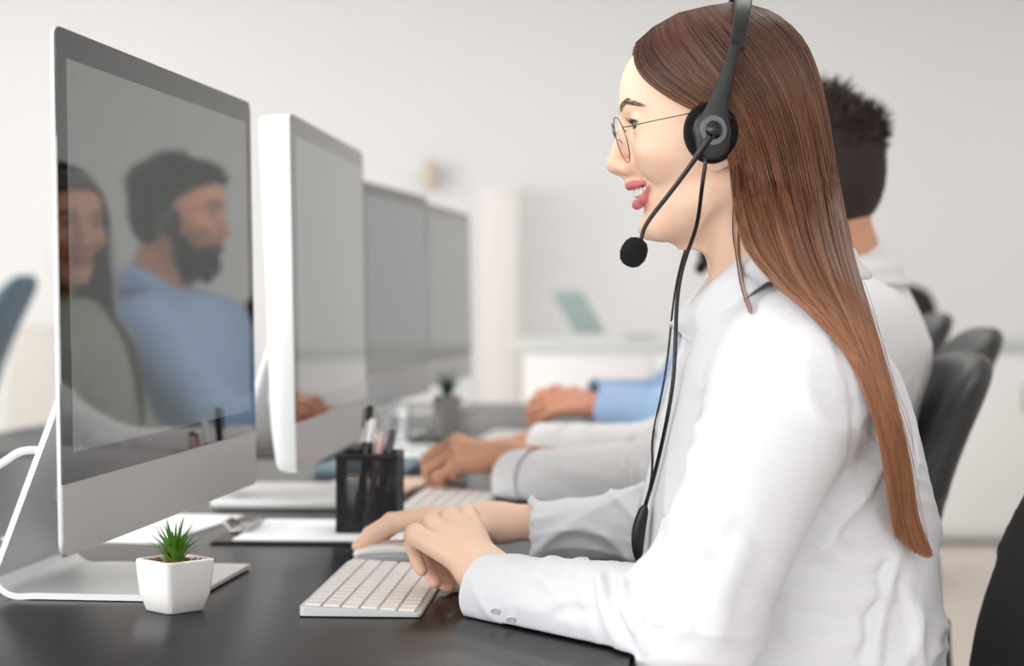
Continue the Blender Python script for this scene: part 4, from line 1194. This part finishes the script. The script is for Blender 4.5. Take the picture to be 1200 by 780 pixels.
# ---- hair
def px_guides(G, K):
    return np.array([smooth_path([(x, y, 0) for x, y in g], K)[:, :2] for g in G])
GU = [  # from the face edge (u=0) to the back of the head (u=1); each runs from the parting to the ends
 [(745, 50), (744, 72), (757, 93), (784, 113), (812, 128), (842, 143), (857, 185), (862, 240), (874, 288), (905, 328), (950, 366), (992, 412), (1020, 470), (1036, 535), (1044, 590), (1050, 630)],
 [(765, 32), (768, 55), (788, 82), (816, 104), (842, 126), (862, 158), (874, 200), (886, 250), (905, 300), (935, 340), (972, 378), (1004, 425), (1028, 480), (1042, 540), (1048, 590), (1056, 638)],
 [(795, 15), (808, 40), (832, 74), (858, 108), (880, 148), (894, 190), (905, 235), (918, 280), (938, 325), (965, 362), (994, 400), (1018, 448), (1038, 500), (1050, 552), (1056, 600), (1066, 645)],
 [(828, 7), (850, 30), (878, 64), (902, 104), (920, 148), (932, 195), (942, 242), (954, 290), (972, 335), (993, 375), (1012, 415), (1030, 462), (1046, 512), (1057, 560), (1064, 605), (1078, 652)],
 [(855, 3), (885, 18), (918, 48), (940, 88), (955, 135), (964, 185), (973, 235), (984, 288), (999, 335), (1014, 378), (1028, 422), (1042, 468), (1054, 516), (1063, 562), (1070, 606), (1088, 655)],
 [(870, 3), (908, 16), (940, 46), (958, 88), (968, 135), (976, 185), (985, 235), (996, 288), (1008, 335), (1022, 380), (1035, 424), (1047, 470), (1058, 518), (1067, 564), (1074, 608), (1093, 652)]]
K1 = 40
GG = px_guides(GU, K1)
def head_hair_lat(x, z):     # lateral half width of the head with hair at local x, z
    q = 1-((x+.014)/.1195)**2-((z-.022)/.1150)**2
    return .0865*np.sqrt(np.clip(q, 0.0, 1))**.92
def long_hair(N, H, GG, K, seed, side=1, depth=.022, spreadw=.0):
    r = np.random.default_rng(seed)
    # strands gather in clumps
    nc = 90; cu_ = np.sort(r.uniform(0, 1, nc)); cid = r.integers(0, nc, N)
    u = np.clip(cu_[cid]+r.normal(0, .012, N), 0, 1); u0 = np.clip(r.uniform(0, 1, N)*.6+u*.4, 0, 1)
    lay = r.uniform(0, 1, N)**1.3; cl = r.uniform(0, 1, nc)[cid]; lay = np.clip(.6*lay+.4*cl, 0, 1)
    t = np.linspace(0, 1, K)
    U = u0[:, None]*(1-np.clip(t*3, 0, 1))+u[:, None]*np.clip(t*3, 0, 1); U = u[:, None]+0*U
    ug = U*(len(GG)-1); i = np.clip(ug.astype(int), 0, len(GG)-2); w = ug-i
    Ls = np.where(r.random(N) < .30, r.uniform(.70, .95, N), r.uniform(.955, 1.0, N))
    Ls = np.where((u < .42) & (r.random(N) < .75), r.uniform(.76, 1.0, N), Ls)
    kf = (t[None]*Ls[:, None])*(K-1); k0 = np.clip(kf.astype(int), 0, K-2); kw = (kf-k0)[..., None]
    GA = GG[i, k0]*(1-kw)+GG[i, k0+1]*kw; GB = GG[i+1, k0]*(1-kw)+GG[i+1, k0+1]*kw
    P = GA*(1-w[..., None])+GB*w[..., None]
    shade = r.normal(0, 1, nc)[cid]*.20+r.normal(0, 1, N)*.10
    # lateral offset from the mid plane
    X = (P[..., 0]-600)*1.82/F; Z = CZ+(HY-P[..., 1])*1.82/F
    xl = H.o[0]-X; zl = Z-H.o[2]
    lat = head_hair_lat(xl, zl)
    T_ = t[None]
    ue = np.sin(PI*np.clip(U, .0, 1))**.55
    low = .020+.054*ue*(1-.30*T_)                # lower hair: a thick curtain
    low = low+.014*np.clip((.62-T_)/.3, 0, 1)*(1-U)
    g = 1/(1+np.exp((zl+.030)/.022))           # 0 on the skull, 1 on the fall
    lat = lat*(1-g)+low*g
    inner = depth*(g*1.4+.12*(1-g))
    lat = np.maximum(lat-lay[:, None]*inner, 0.0)*side
    D = 1.82-lat
    # perspective corrected position for its own depth: keep the real silhouette on the mid plane
    Dp = D if side > 0 else 1.82+0*D
    Xw = (P[..., 0]-600)*Dp/F; Zw = CZ+(HY-P[..., 1])*Dp/F
    out = np.stack([Xw, D, Zw], -1)
    ex = noise_off(N, K, .0012, 3, seed+1); out[..., 0] += ex; out[..., 1] += noise_off(N, K, .0012, 3, seed+2)
    return out, shade
paths, uu = long_hair(7600, H1, GG, K1, 5)
pathsF, uf = long_hair(1500, H1, GG, K1, 8, side=-1)
def body_f(P):
    L = H1.local(P); d = head_field(L, neck=True)
    d = smin(d, ell(P, (.252, 1.82, 1.070), (.078, .089, .046)), .01)
    return smin(d, shirt_field(P, S1), .01)
allp = np.concatenate([lay_over(body_f, paths, .0035), push_y(body_f, pathsF, .0035, -1)])
NN = len(allp)
rad = np.interp(np.linspace(0, 1, K1), [0, .1, .85, 1], [.00042, .00050, .00038, .00008])
capf = lambda L: smax(smax(skull(L)-.0055, -(L[2]-(.062-1.05*np.clip(L[0]-.040, -.3, .09)*0-np.interp(L[0], [-.11, -.03, .00, .03, .055, .075, .09], [.20, .20, .085, .040, .022, .000, -.012])*1.0+.0)).astype(f32), .004), -(.001-np.abs(L[1])*0).astype(f32), .0001)
def cap1(P):
    L = H1.local(P); x, y, z = L
    low = np.interp(x, [-.12, -.05, -.02, .00, .02, .045, .060, .075], [-.07, -.05, .00, .035, .052, .064, .082, .110]).astype(f32)
    d = smax(skull(L)-.0045, (low-z).astype(f32), .004)
    return d
V, Q = nets(cap1, H1.o-np.array([.10, .11, .14]), H1.o+np.array([.13, .11, .14]), .004)
hair1 = mesh_obj('hair', V, Q, mat('hair_root', srgb(50, 32, 26), .6), W, world=True)
root1, end1 = srgb(84, 52, 41), srgb(184, 128, 95)
strand_part('hair_strands', allp, rad, hair1, root1, end1, np.concatenate([uu, uf]), .10, streak=srgb(214, 160, 122))
# loose locks beside the neck, and flyaways
lk = []
for (pts, n, sp, dy) in (([(860, 188), (860, 230), (859, 270), (863, 300), (868, 332), (877, 362), (881, 368)], 12, .0009, -.078), ([(864, 190), (866, 240), (866, 280), (869, 310), (874, 338), (880, 358), (882, 366)], 9, .0009, -.080),
                         ([(1035, 425), (1052, 480), (1070, 540), (1078, 590), (1088, 640)], 3, .003, -.03), ([(1010, 330), (1030, 385), (1052, 450), (1072, 505), (1072, 560)], 2, .004, -.02)):
    g = smooth_path([tuple(wp(x, y, 1.82+dy)) for x, y in pts], K1)
    for _ in range(n): lk.append(g+RNG.normal(0, sp, 3)[None]+noise_off(1, K1, sp*.7, 3, int(RNG.integers(1e6)))[0][:, None]*np.array([1, 1, 0]))
lk = lay_over(body_f, np.array(lk), .002)
strand_part('loose_locks', lk, rad*.55, hair1, srgb(110, 62, 42), srgb(150, 90, 60), .2)

# ---- glasses
def lens_ring(c, rx, rz, yaw, n=40):
    out = []
    for k in range(n):
        a = 2*PI*k/n; y = math.cos(a)*rx*(1+.03*math.cos(2*a)); z = math.sin(a)*rz
        out.append((c[0]-abs(y)*0+y*math.sin(yaw), c[1]+y*math.cos(yaw), c[2]+z+0))
    return out
G_ = thing('eyeglasses', 'thin silver wire rimmed round glasses worn by the woman with the headset', 'glasses', tuple(H1.o))
M_wirem = mat('thin_metal', srgb(120, 112, 106), .25, .9)
M_lens = mat('lens_glass', (1, 1, 1), .02, Alpha=.05, Specular_IOR_Level=.6)
for s in (1, -1):
    c = (.0850, .031*s, -.0015); yw = -.13*s
    ring = [(x+.0062*((z-c[2])/.0215), y, z) for x, y, z in lens_ring(c, .0225, .0215, yw)]
    MB().tube([tuple(H1.world(np.array(p))) for p in ring], .00052, 8, closed=True).build('rim', M_wirem, G_, world=True)
    V = [H1.world(np.array(p)) for p in ring]; n = len(V)
    o = mesh_obj('lens', np.array(V), [tuple(range(n))], M_lens, G_, world=True); o.modifiers.new('t', 'SOLIDIFY').thickness = .0008
    hp = (.0855, .0535*s, .0080)
    MB().tube([tuple(H1.world(np.array(p))) for p in smooth_path([(c[0]-.003, c[1]+.0223*s*.99, .004), hp, (.080, .0600*s, .0085), (.062, .0690*s, .0120), (.035, .0765*s, .0170), (.005, .0795*s, .0225), (-.008, .0790*s, .0190)], 30)], .00055, 8).build('temple', M_wirem, G_, world=True)
    MB().tube([tuple(H1.world(np.array(p))) for p in smooth_path([(.0875, .0120*s, .0005), (.0845, .0100*s, -.001), (.0835, .0095*s, -.004)], 8)], .0005, 6).build('nose_pad_arm', M_wirem, G_, world=True)
    MB().box((0, 0, 0), (.0016, .0032, .0070), .0007, M=Matrix.Translation(H1.world(np.array((.0835, .0095*s, -.0055))))).build('nose_pad', M_lens, G_, world=True)
MB().tube([tuple(H1.world(np.array(p))) for p in smooth_path([(.0890, -.0095, .006), (.0915, -.004, .0085), (.0915, .004, .0085), (.0890, .0095, .006)], 14)], .00065, 8).build('bridge', M_wirem, G_, world=True)

# ---- headset
M_ring = mat('silver_grey_ring', srgb(96, 98, 101), .35, .3)
def headset(H, label, near=1, boom=True, cords=None, scale=1.0):
    t = thing('headset', label, 'headset', tuple(H.o)); wd = lambda A: H.world(np.array(A))
    for s in (1, -1):
        R = np.stack([H.f, H.u, H.l*s], 1)      # local z = outward
        M = Matrix([[*R[i], 0] for i in range(3)]+[[0, 0, 0, 1]])
        c = wd((.0055, .0800*s, .0015)); M = Matrix.Translation(c) @ M @ Matrix.Diagonal((.90, 1.02, 1, 1))
        MB().lathe([(.0001, -.010), (.018, -.010), (.026, -.008), (.0285, -.002), (.0285, .003), (.026, .0065), (.0001, .0065)], 40, M=M).build('ear_cushion', M_foam, t, world=True)
        M2 = Matrix.Translation(H.l*s*.0065) @ M
        MB().lathe([(.0001, -.002), (.0195, -.002), (.0205, .002), (.0195, .0055), (.016, .0085), (.0001, .0095)], 40, M=M2).build('ear_cup', M_black, t, world=True)
        M3 = Matrix.Translation(H.l*s*.0190) @ M
        if s == near:
            MB().lathe([(.0075, .000), (.0135, .0000), (.0138, .0012), (.0130, .0024), (.0080, .0026)], 36, M=M3, cap=False).build('silver_ring', M_ring, t, world=True)
            MB().lathe([(.0001, -.001), (.0085, -.001), (.0085, .0028), (.0070, .0056), (.0040, .0072), (.0001, .0076)], 28, M=M3).build('boom_pivot', M_gloss, t, world=True)
        # arm from the band to the cup
        P = [wd(p) for p in ((.0062, .0935*s, -.0245), (.006, .0945*s, -.017), (.005, .0960*s, .001), (.001, .0965*s, .026), (-.006, .0965*s, .048), (-.0115, .0955*s, .066), (-.015, .0935*s, .082))]
        V = []; Fc = []; ws = [.0075, .0150, .0172, .0090, .0066, .0058, .0052]; P = smooth_path(P, 22); wv = np.interp(np.linspace(0, 1, 22), np.linspace(0, 1, 7), ws)
        for i in range(22):
            a = P[max(i-1, 0)]; b = P[min(i+1, 21)]; tg = (b-a)/np.linalg.norm(b-a); sd = np.cross(tg, H.l*s); sd /= np.linalg.norm(sd); nn = np.cross(sd, tg)
            for k in range(12):
                q = 2*PI*k/12; cc, ss = math.cos(q), math.sin(q); V.append(P[i]+sd*wv[i]*np.sign(cc)*abs(cc)**.8+nn*.0030*np.sign(ss)*abs(ss)**.8)
        for i in range(21):
            for k in range(12): Fc.append((i*12+k, i*12+(k+1) % 12, (i+1)*12+(k+1) % 12, (i+1)*12+k))
        Fc += [tuple(reversed(range(12))), tuple(21*12+k for k in range(12))]
        mesh_obj('slider_arm', np.array(V), Fc, M_black, t, world=True)
    # band over the head
    V = []; Fc = []; n = 44; 
    for i in range(n+1):
        a = math.radians(-52+ (284)*i/n*1.0) if False else math.radians(28+124*i/n)
        y = math.cos(a)*.1010; z = .022+math.sin(a)*.1165; x = -.0035-.0275*math.sin(a)
        rad_ = np.array([0, math.cos(a), math.sin(a)]); w = .0068+.0022*math.sin(a)**4
        for (q, r) in ((-1, -.0012), (-1, .0006), (-.8, .0016), (.8, .0016), (1, .0006), (1, -.0012)):
            V.append(wd((x+w*q*1.0, y+rad_[1]*r, z+rad_[2]*r)))
    for i in range(n):
        for k in range(6): Fc.append((i*6+k, i*6+(k+1) % 6, (i+1)*6+(k+1) % 6, (i+1)*6+k))
    Fc += [tuple(reversed(range(6))), tuple(n*6+k for k in range(6))]
    mesh_obj('headband', np.array(V), Fc, M_black, t, world=True)
    if boom:
        s = near
        bp = smooth_path([wd(p) for p in ((.0050, .1010*s, .001), (.014, .0995*s, -.012), (.028, .0930*s, -.033), (.045, .0850*s, -.056), (.059, .0790*s, -.074), (.0665, .0760*s, -.086), (.0700, .0745*s, -.098))], 30)
        MB().tube([tuple(p) for p in bp], list(np.interp(np.linspace(0, 1, 30), [0, .15, .3, 1], [.0040, .0034, .0023, .0020])), 12).build('microphone_boom', M_black, t, world=True)
        c = wd((.0760, .0740*s, -.1080)); M = Matrix.Translation(c) @ Vector(H.f*-.45+H.u).to_track_quat('Z', 'Y').to_matrix().to_4x4()
        MB().lathe([(.0001, -.0150), (.005, -.0143), (.0095, -.0110), (.0122, -.005), (.0125, .000), (.0112, .0065), (.0080, .0110), (.0035, .0130), (.0001, .0132)], 32, M=M).build('microphone_foam', M_foam, t, world=True)
    return t
HS = headset(H1, 'black headset with microphone boom worn over the long brown hair')
cA = smooth_path([wp(829, 176, 1.728), wp(826, 196, 1.722), wp(821, 230, 1.73), wp(817, 268, 1.74), wp(803, 300, 1.75), wp(793, 345, 1.755), wp(792, 400, 1.757), wp(789, 450, 1.755), wp(780, 500, 1.76), wp(770, 545, 1.77), wp(760, 580, 1.78), wp(754, 600, 1.785), wp(751, 640, 1.79), wp(750, 668, 1.80)], 90)
cB = smooth_path([wp(850, 196, 1.93), wp(835, 240, 1.92), wp(812, 272, 1.89), wp(800, 300, 1.87), wp(789, 350, 1.85), wp(784, 410, 1.84), wp(775, 470, 1.835), wp(772, 520, 1.82), wp(768, 548, 1.80), wp(758, 585, 1.79)], 70)
def clear_of(f, P, gap):
    for _ in range(3):
        P = push_out(f, P, gap, 4); q = np.vstack([P[:1]]*4+[P]+[P[-1:]]*4); k = np.array([1, 3, 6, 8, 9, 8, 6, 3, 1.]); k /= k.sum()
        P = sum(k[i]*q[i:i+len(P)] for i in range(9))
    return P
cA = clear_of(f1, cA, .0032); cB = clear_of(f1, cB, .0024)
MB().tube([tuple(p) for p in cA], .0019, 8).build('cord', M_gloss, HS, world=True)
MB().tube([tuple(p) for p in cB], .0011, 8).build('cord', M_gloss, HS, world=True)
q0 = wp(756, 592, 1.775); q1 = wp(748, 655, 1.785)
MB().tube([tuple(q0*(1-u)+q1*u+np.array([-.003*math.sin(PI*u), 0, 0])) for u in np.linspace(0, 1, 12)], [.0025, .0048, .0055, .0060, .0064, .0066, .0066, .0064, .0060, .0055, .0045, .0030], 12).build('inline_control', M_black, HS, world=True)
MB().tube([tuple(q1+np.array([.0005, 0, -.001])), tuple(q1+np.array([.001, 0, -.014]))], [.0032, .0024], 10).build('strain_relief', M_gloss, HS, world=True)

# ================================================================== the others
def simple_person(label, hp, skin, lip, shirt_m, tab, yc, arms, hands, hair='short', sex='m', yaw=0, pitch=0, scale=1.05, smile=False, beard=False, haircol=None, hipx=None, kneex=-.1, res=.0024, col=(1.0,), collar_on=True, wrs=None, folds_=.8):
    t = thing('person', label, 'person', (hipx, yc, 0))
    H = HeadFrame(hp, yaw, pitch, scale)
    S = {'yoke': [((hp[0]+.070*scale, yc, hp[2]-.205*scale), (hp[0]+.066*scale, yc, hp[2]-.122*scale), .098*scale, .064*scale)] if collar_on else [], 'tab': tab, 'yc': yc, 'neck': (hp[0]+.06, yc, hp[2]-.15), 'arms': arms, 'wr': wrs or [(int(yc*10), 34, .0045, (1, .2, 1.6)), (int(yc*7), 55, .002, (-.5, .3, 1))]}
    hs = [(J, a['el'], a['sh']) for J, a in zip(hands, arms)]
    def dark(V, c):
        if hair == 'short':     # shaved sides: short dark hair over the scalp
            low = np.interp(V[:, 0], [-.12, -.06, -.02, .005, .03, .06, .085], [-.075, -.060, -.030, .020, .050, .066, .075])
            m = np.clip((V[:, 2]-low)/.008, 0, 1)*(skull(tuple(V[:, i].astype(f32) for i in range(3))) < .004)*.8
            c = c*(1-m[:, None])+np.array(haircol)*m[:, None]
        if beard:
            top = np.interp(V[:, 0], [-.02, .015, .045, .062, .09], [.005, -.010, -.048, -.036, -.034])
            m = np.clip((top-V[:, 2])/.008, 0, 1)*np.clip((V[:, 2]+.125)/.02, 0, 1)*(V[:, 0] > .004)
            L = tuple(V[:, i].astype(f32) for i in range(3)); A = (L[0], np.abs(L[1]), L[2])
            m = m*(chain(A, UPL) > .001)*(chain(A, LOL) > .001)*.85
            c = c*(1-m[:, None])+np.array(haircol)*m[:, None]
        return c
    build_body(t, H, skin, lip, hs, res=res, sex=sex, smile=smile, h2=.0024, dark=dark, torso=S)
    eye_parts(H, t, iris=(.05, .03, .02)); brow_lash(H, t, (.02, .014, .010), 1.3 if sex == 'm' else 1.0)
    if smile: teeth(H, t)
    shirt(t, S, shirt_m, .006)
    for a in arms:
        ax = arm_axis(a['el'], a['wr']); V, Fc = tube_ring(np.array(a['wr'])+ax*a.get('end', 0), ax, a['r'][2]*1.08, a['r'][2]*.95, .055, n=40, seed=int(a['r'][2]*1e4), rt=1.06)
        mesh_obj('cuff', V, Fc, shirt_m, t, world=True)
    if collar_on:
        k = scale; o = H.o
        T = [o+np.array(p)*k for p in ((.110, 0, -.078), (.098, -.040, -.080), (.060, -.066, -.088), (.026, -.060, -.108), (.000, -.040, -.134), (-.014, -.018, -.156), (-.018, -.006, -.168))]
        B = [o+np.array(p)*k for p in ((.130, 0, -.122), (.120, -.052, -.126), (.084, -.076, -.126), (.042, -.074, -.134), (.010, -.068, -.166), (-.008, -.045, -.196), (-.018, -.012, -.182))]
        collar(t, T, B, yc, shirt_m)
    trousers(t, hipx, yc, M_trous, kneex=kneex, r=.090)
    return t, H, S
def scalp_hair(t, H, haircol, length=.022, top=.03, N=2600, K=6, seed=3, spiky=True, lowtab=None, rad0=.0007):
    """short hair: a cap with thousands of short strands"""
    r = np.random.default_rng(seed); pts = []; nrm = []
    lt = lowtab or ([-.12, -.06, -.02, .005, .03, .06, .085], [-.075, -.060, -.020, .030, .052, .066, .078])
    def cap(P):
        L = H.local(P); low = np.interp(L[0], *lt).astype(f32)
        return smax(skull(L)-.004-.010*np.clip((L[2]-.05)/.05, 0, 1).astype(f32), (low-L[2]).astype(f32), .006)
    V, Q = nets(cap, H.o-.15, H.o+.15, .005); V0 = V
    hr = mesh_obj('hair', V, Q, mat('hair_dark_%s' % t.name.replace('.', '_'), tuple(haircol), .75), t, world=True)
    idx = r.integers(0, len(V0), N); p0 = V0[idx]
    e = .002; g = np.stack([field_at(cap, p0+np.eye(3)[i]*e)-field_at(cap, p0-np.eye(3)[i]*e) for i in range(3)], -1); g /= np.linalg.norm(g, axis=1)[:, None]+1e-9
    zl = (p0-H.o) @ H.u/H.s; xl = (p0-H.o) @ H.f/H.s
    L = (length*.35+(top-length*.35)*np.clip((zl-.045)/.05, 0, 1))*r.uniform(.6, 1.1, N)
    d = g*.75+H.u[None]*.35+(-H.f)[None]*.30+r.normal(0, .28, (N, 3)); d /= np.linalg.norm(d, axis=1)[:, None]
    s = np.linspace(0, 1, K)[None, :, None]
    bend = (-H.f)[None]*.5+r.normal(0, .3, (N, 3))
    P = p0[:, None]-g[:, None]*.002+L[:, None, None]*(d[:, None]*s+bend[:, None]*s**2*.35)
    strand_part('hair_strands', P, np.interp(np.linspace(0, 1, K), [0, .6, 1], [rad0, rad0*.8, .0001]), hr, tuple(np.array(haircol)*.9), tuple(np.array(haircol)*1.7), .3)
    return hr

# man in the white shirt
yc = 2.62; hx, hz = .403, 1.196
tab = [(.50, .265, .495, .180), (.60, .255, .498, .182), (.72, .262, .512, .178), (.82, .275, .538, .185), (.92, .290, .558, .195), (.98, .305, .552, .190), (1.03, .330, .548, .150), (1.06, .350, .530, .095), (1.085, .375, .515, .065)]
sL2 = np.array([.445, yc-.165, 1.000]); sR2 = np.array([.430, yc+.175, .995])
wL2 = wp(604, 565, 2.845); wR2 = wp(632, 526, 3.13)
arms = [dict(sh=sL2, el=np.array([.225, yc-.02, .800]), wr=wL2, r=(.072, .056, .045), end=0, fold=1.0), dict(sh=sR2, el=np.array([.245, 2.99, .795]), wr=wR2, r=(.070, .054, .040), end=0, fold=.8)]
hands = [hand_frame(wp(603, 538, 2.86), (-1, .12, .12), (-.1, -.45, 1), (0, 1, 0), curl=(50, 52, 54, 56), s=1.13, spread=.7),
         hand_frame(wp(622, 524, 3.135), (-1, -.25, .02), (0, 0, 1), (0, -1, 0), curl=(34, 36, 38, 40), s=1.02, spread=.7)]
hc2 = srgb(44, 32, 27)
P2, H2, S2 = simple_person('man with dark short hair and white shirt seated behind the long haired woman', (hx, yc, hz), srgb(210, 156, 126), srgb(170, 100, 90), M_shirt2, tab, yc, arms, hands, scale=1.05, hipx=.335, kneex=-.05, haircol=hc2)
scalp_hair(P2, H2, hc2, .012, .024, 5200, rad0=.0009)

# dark haired woman in grey green
yc = 3.24; hx, hz = .445, 1.185
tab = [(.50, .315, .585, .175), (.60, .31, .59, .170), (.72, .315, .585, .155), (.82, .318, .580, .155), (.92, .320, .575, .170), (.98, .335, .565, .165), (1.02, .355, .55, .125), (1.05, .375, .53, .080), (1.07, .39, .515, .06)]
sL3 = np.array([.455, yc-.15, .975]); sR3 = np.array([.450, yc+.15, .975])
wl, wr_ = np.array([.215, yc-.07, .785]), np.array([.225, yc+.07, .785])
arms = [dict(sh=sL3, el=np.array([.40, yc-.19, .775]), wr=wl, r=(.062, .050, .036), end=0), dict(sh=sR3, el=np.array([.40, yc+.19, .775]), wr=wr_, r=(.062, .050, .036), end=0)]
hands = [hand_frame(wl+[-.012, 0, 0], (-1, .3, .05), (0, 0, 1), (0, 1, 0), curl=(18,)*4), hand_frame(wr_+[-.012, 0, 0], (-1, -.3, .05), (0, 0, 1), (0, -1, 0), curl=(18,)*4)]
P3, H3, S3 = simple_person('dark haired woman in a grey green cardigan, seen mainly in the nearest screen', (hx, yc, hz), srgb(190, 132, 102), srgb(165, 80, 76), M_green, tab, yc, arms, hands, sex='f', yaw=32, scale=1.0, hipx=.44, kneex=.04, haircol=(0.02, .015, .012), collar_on=False)
def fall_hair(t, H, haircol, S, N=2200, K=26, seed=2, L=.36, rad0=.0011):
    r = np.random.default_rng(seed)
    def cap(P):
        Lc = H.local(P); low = np.interp(Lc[0], [-.12, -.02, .00, .03, .055, .075], [-.12, -.09, -.03, .040, .058, .074]).astype(f32)
        return smax(skull(Lc)-.006, (low-Lc[2]).astype(f32), .005)
    V, Q = nets(cap, H.o-.15, H.o+.15, .005)
    hr = mesh_obj('hair', V, Q, mat('hair_dark_%s' % t.name.replace('.', '_'), tuple(haircol), .6), t, world=True)
    a = r.uniform(.95, PI, N)*np.where(r.random(N) < .5, -1, 1); s = np.linspace(0, 1, K)
    lay = r.uniform(.80, 1.0, N)
    th = np.clip(s*3.2, 0, 1)[None]*(PI*.56)           # over the skull, then straight down
    rx = .104*lay[:, None]; ry = .088*lay[:, None]; rz = .112
    xx = -.012+rx*np.cos(a)[:, None]*np.sin(th); yy = ry*np.sin(a)[:, None]*np.sin(th); zz = .020+rz*np.cos(th)
    drop = np.clip(s-.3125, 0, 1)[None]*L/(1-.3125)*r.uniform(.75, 1.05, N)[:, None]
    P = np.stack([xx+0*zz, yy+0*zz, zz-drop+0*xx], -1)
    P[..., 0] = P[..., 0]*(1+.25*np.clip(s-.3, 0, 1)[None]); P[..., 0] = np.minimum(P[..., 0], .050+.0*P[..., 0])
    P[..., 0] += noise_off(N, K, .006, 5, seed+3); P[..., 1] += noise_off(N, K, .006, 5, seed+4)
    Pw = H.world(P)
    bf = lambda Q_: smin(head_field(H.local(Q_)), shirt_field(Q_, S), .01)
    Pw = push_out(bf, Pw, .004, 3)
    strand_part('hair_strands', Pw, np.interp(np.linspace(0, 1, K), [0, .8, 1], [rad0, rad0, .0001]), hr, haircol, tuple(np.array(haircol)*1.8), .3)
fall_hair(P3, H3, (.022, .015, .012), S3)

# bearded man in blue
yc = 3.82; hx, hz = .455, 1.225
tab = [(.50, .30, .60, .185), (.60, .295, .605, .190), (.72, .295, .605, .185), (.82, .305, .61, .190), (.92, .320, .605, .200), (.98, .335, .595, .195), (1.03, .360, .575, .155), (1.06, .380, .555, .095), (1.085, .405, .54, .065)]
sL4 = np.array([.465, yc-.175, .998]); sR4 = np.array([.465, yc+.175, .998])
wL4 = wp(706, 474, 3.72); wR4 = wp(694, 470, 3.98)
arms = [dict(sh=sL4, el=np.array([.330, yc-.16, .812]), wr=wL4, r=(.074, .058, .044), end=0), dict(sh=sR4, el=np.array([.34, yc+.22, .815]), wr=wR4, r=(.074, .058, .044), end=0)]
hands = [hand_frame(wL4+[-.016, .004, -.002], (-1, .30, .12), (-.2, -.6, .8), (0, .6, .8), curl=(38, 42, 46, 50), s=1.05, spread=.5), hand_frame(wR4+[-.016, 0, 0], (-1, -.30, .10), (0, 0, 1), (0, -1, .3), curl=(56, 60, 62, 66), s=1.05, spread=.4)]
hc4 = srgb(38, 28, 24)
P4, H4, S4 = simple_person('bearded man in a light blue shirt with a headset, hands clasped over the second desk', (hx, yc, hz), srgb(206, 146, 120), srgb(176, 104, 96), M_blue, tab, yc, arms, hands, scale=1.07, beard=True, haircol=hc4, hipx=.46, kneex=.02)
scalp_hair(P4, H4, hc4, .012, .020, 4200, rad0=.0009, seed=6)
# beard strands
r = np.random.default_rng(4); N = 2600
hfm = lambda P: head_field(P, 'm', False)
V, Q = nets(hfm, (-.03, -.09, -.13), (.10, .09, .02), .004)
top = np.interp(V[:, 0], [-.02, .015, .045, .062, .09], [.005, -.012, -.052, -.040, -.036]); L_ = tuple(V[:, i].astype(f32) for i in range(3)); A_ = (L_[0], np.abs(L_[1]), L_[2])
ok = (V[:, 2] < top) & (V[:, 2] > -.108) & (V[:, 0] > .006) & (chain(A_, UPL) > .002) & (chain(A_, LOL) > .002)
B_ = V[ok]; p0 = B_[r.integers(0, len(B_), N)]; e = .002
g = np.stack([field_at(hfm, p0+np.eye(3)[i]*e)-field_at(hfm, p0-np.eye(3)[i]*e) for i in range(3)], -1); g /= np.linalg.norm(g, axis=1)[:, None]+1e-9
d = g*.6+np.array([.15, 0, -.7])+r.normal(0, .2, (N, 3)); s = np.linspace(0, 1, 5)[None, :, None]
Pb = p0[:, None]+r.uniform(.006, .013, N)[:, None, None]*d[:, None]*s
strand_part('beard', H4.world(Pb), np.array([.0009, .0009, .0007, .0005, .0001]), P4, tuple(np.array(hc4)*.9), tuple(np.array(hc4)*1.5), .3)
headset(H4, 'black headset worn by the bearded man in blue', near=1)
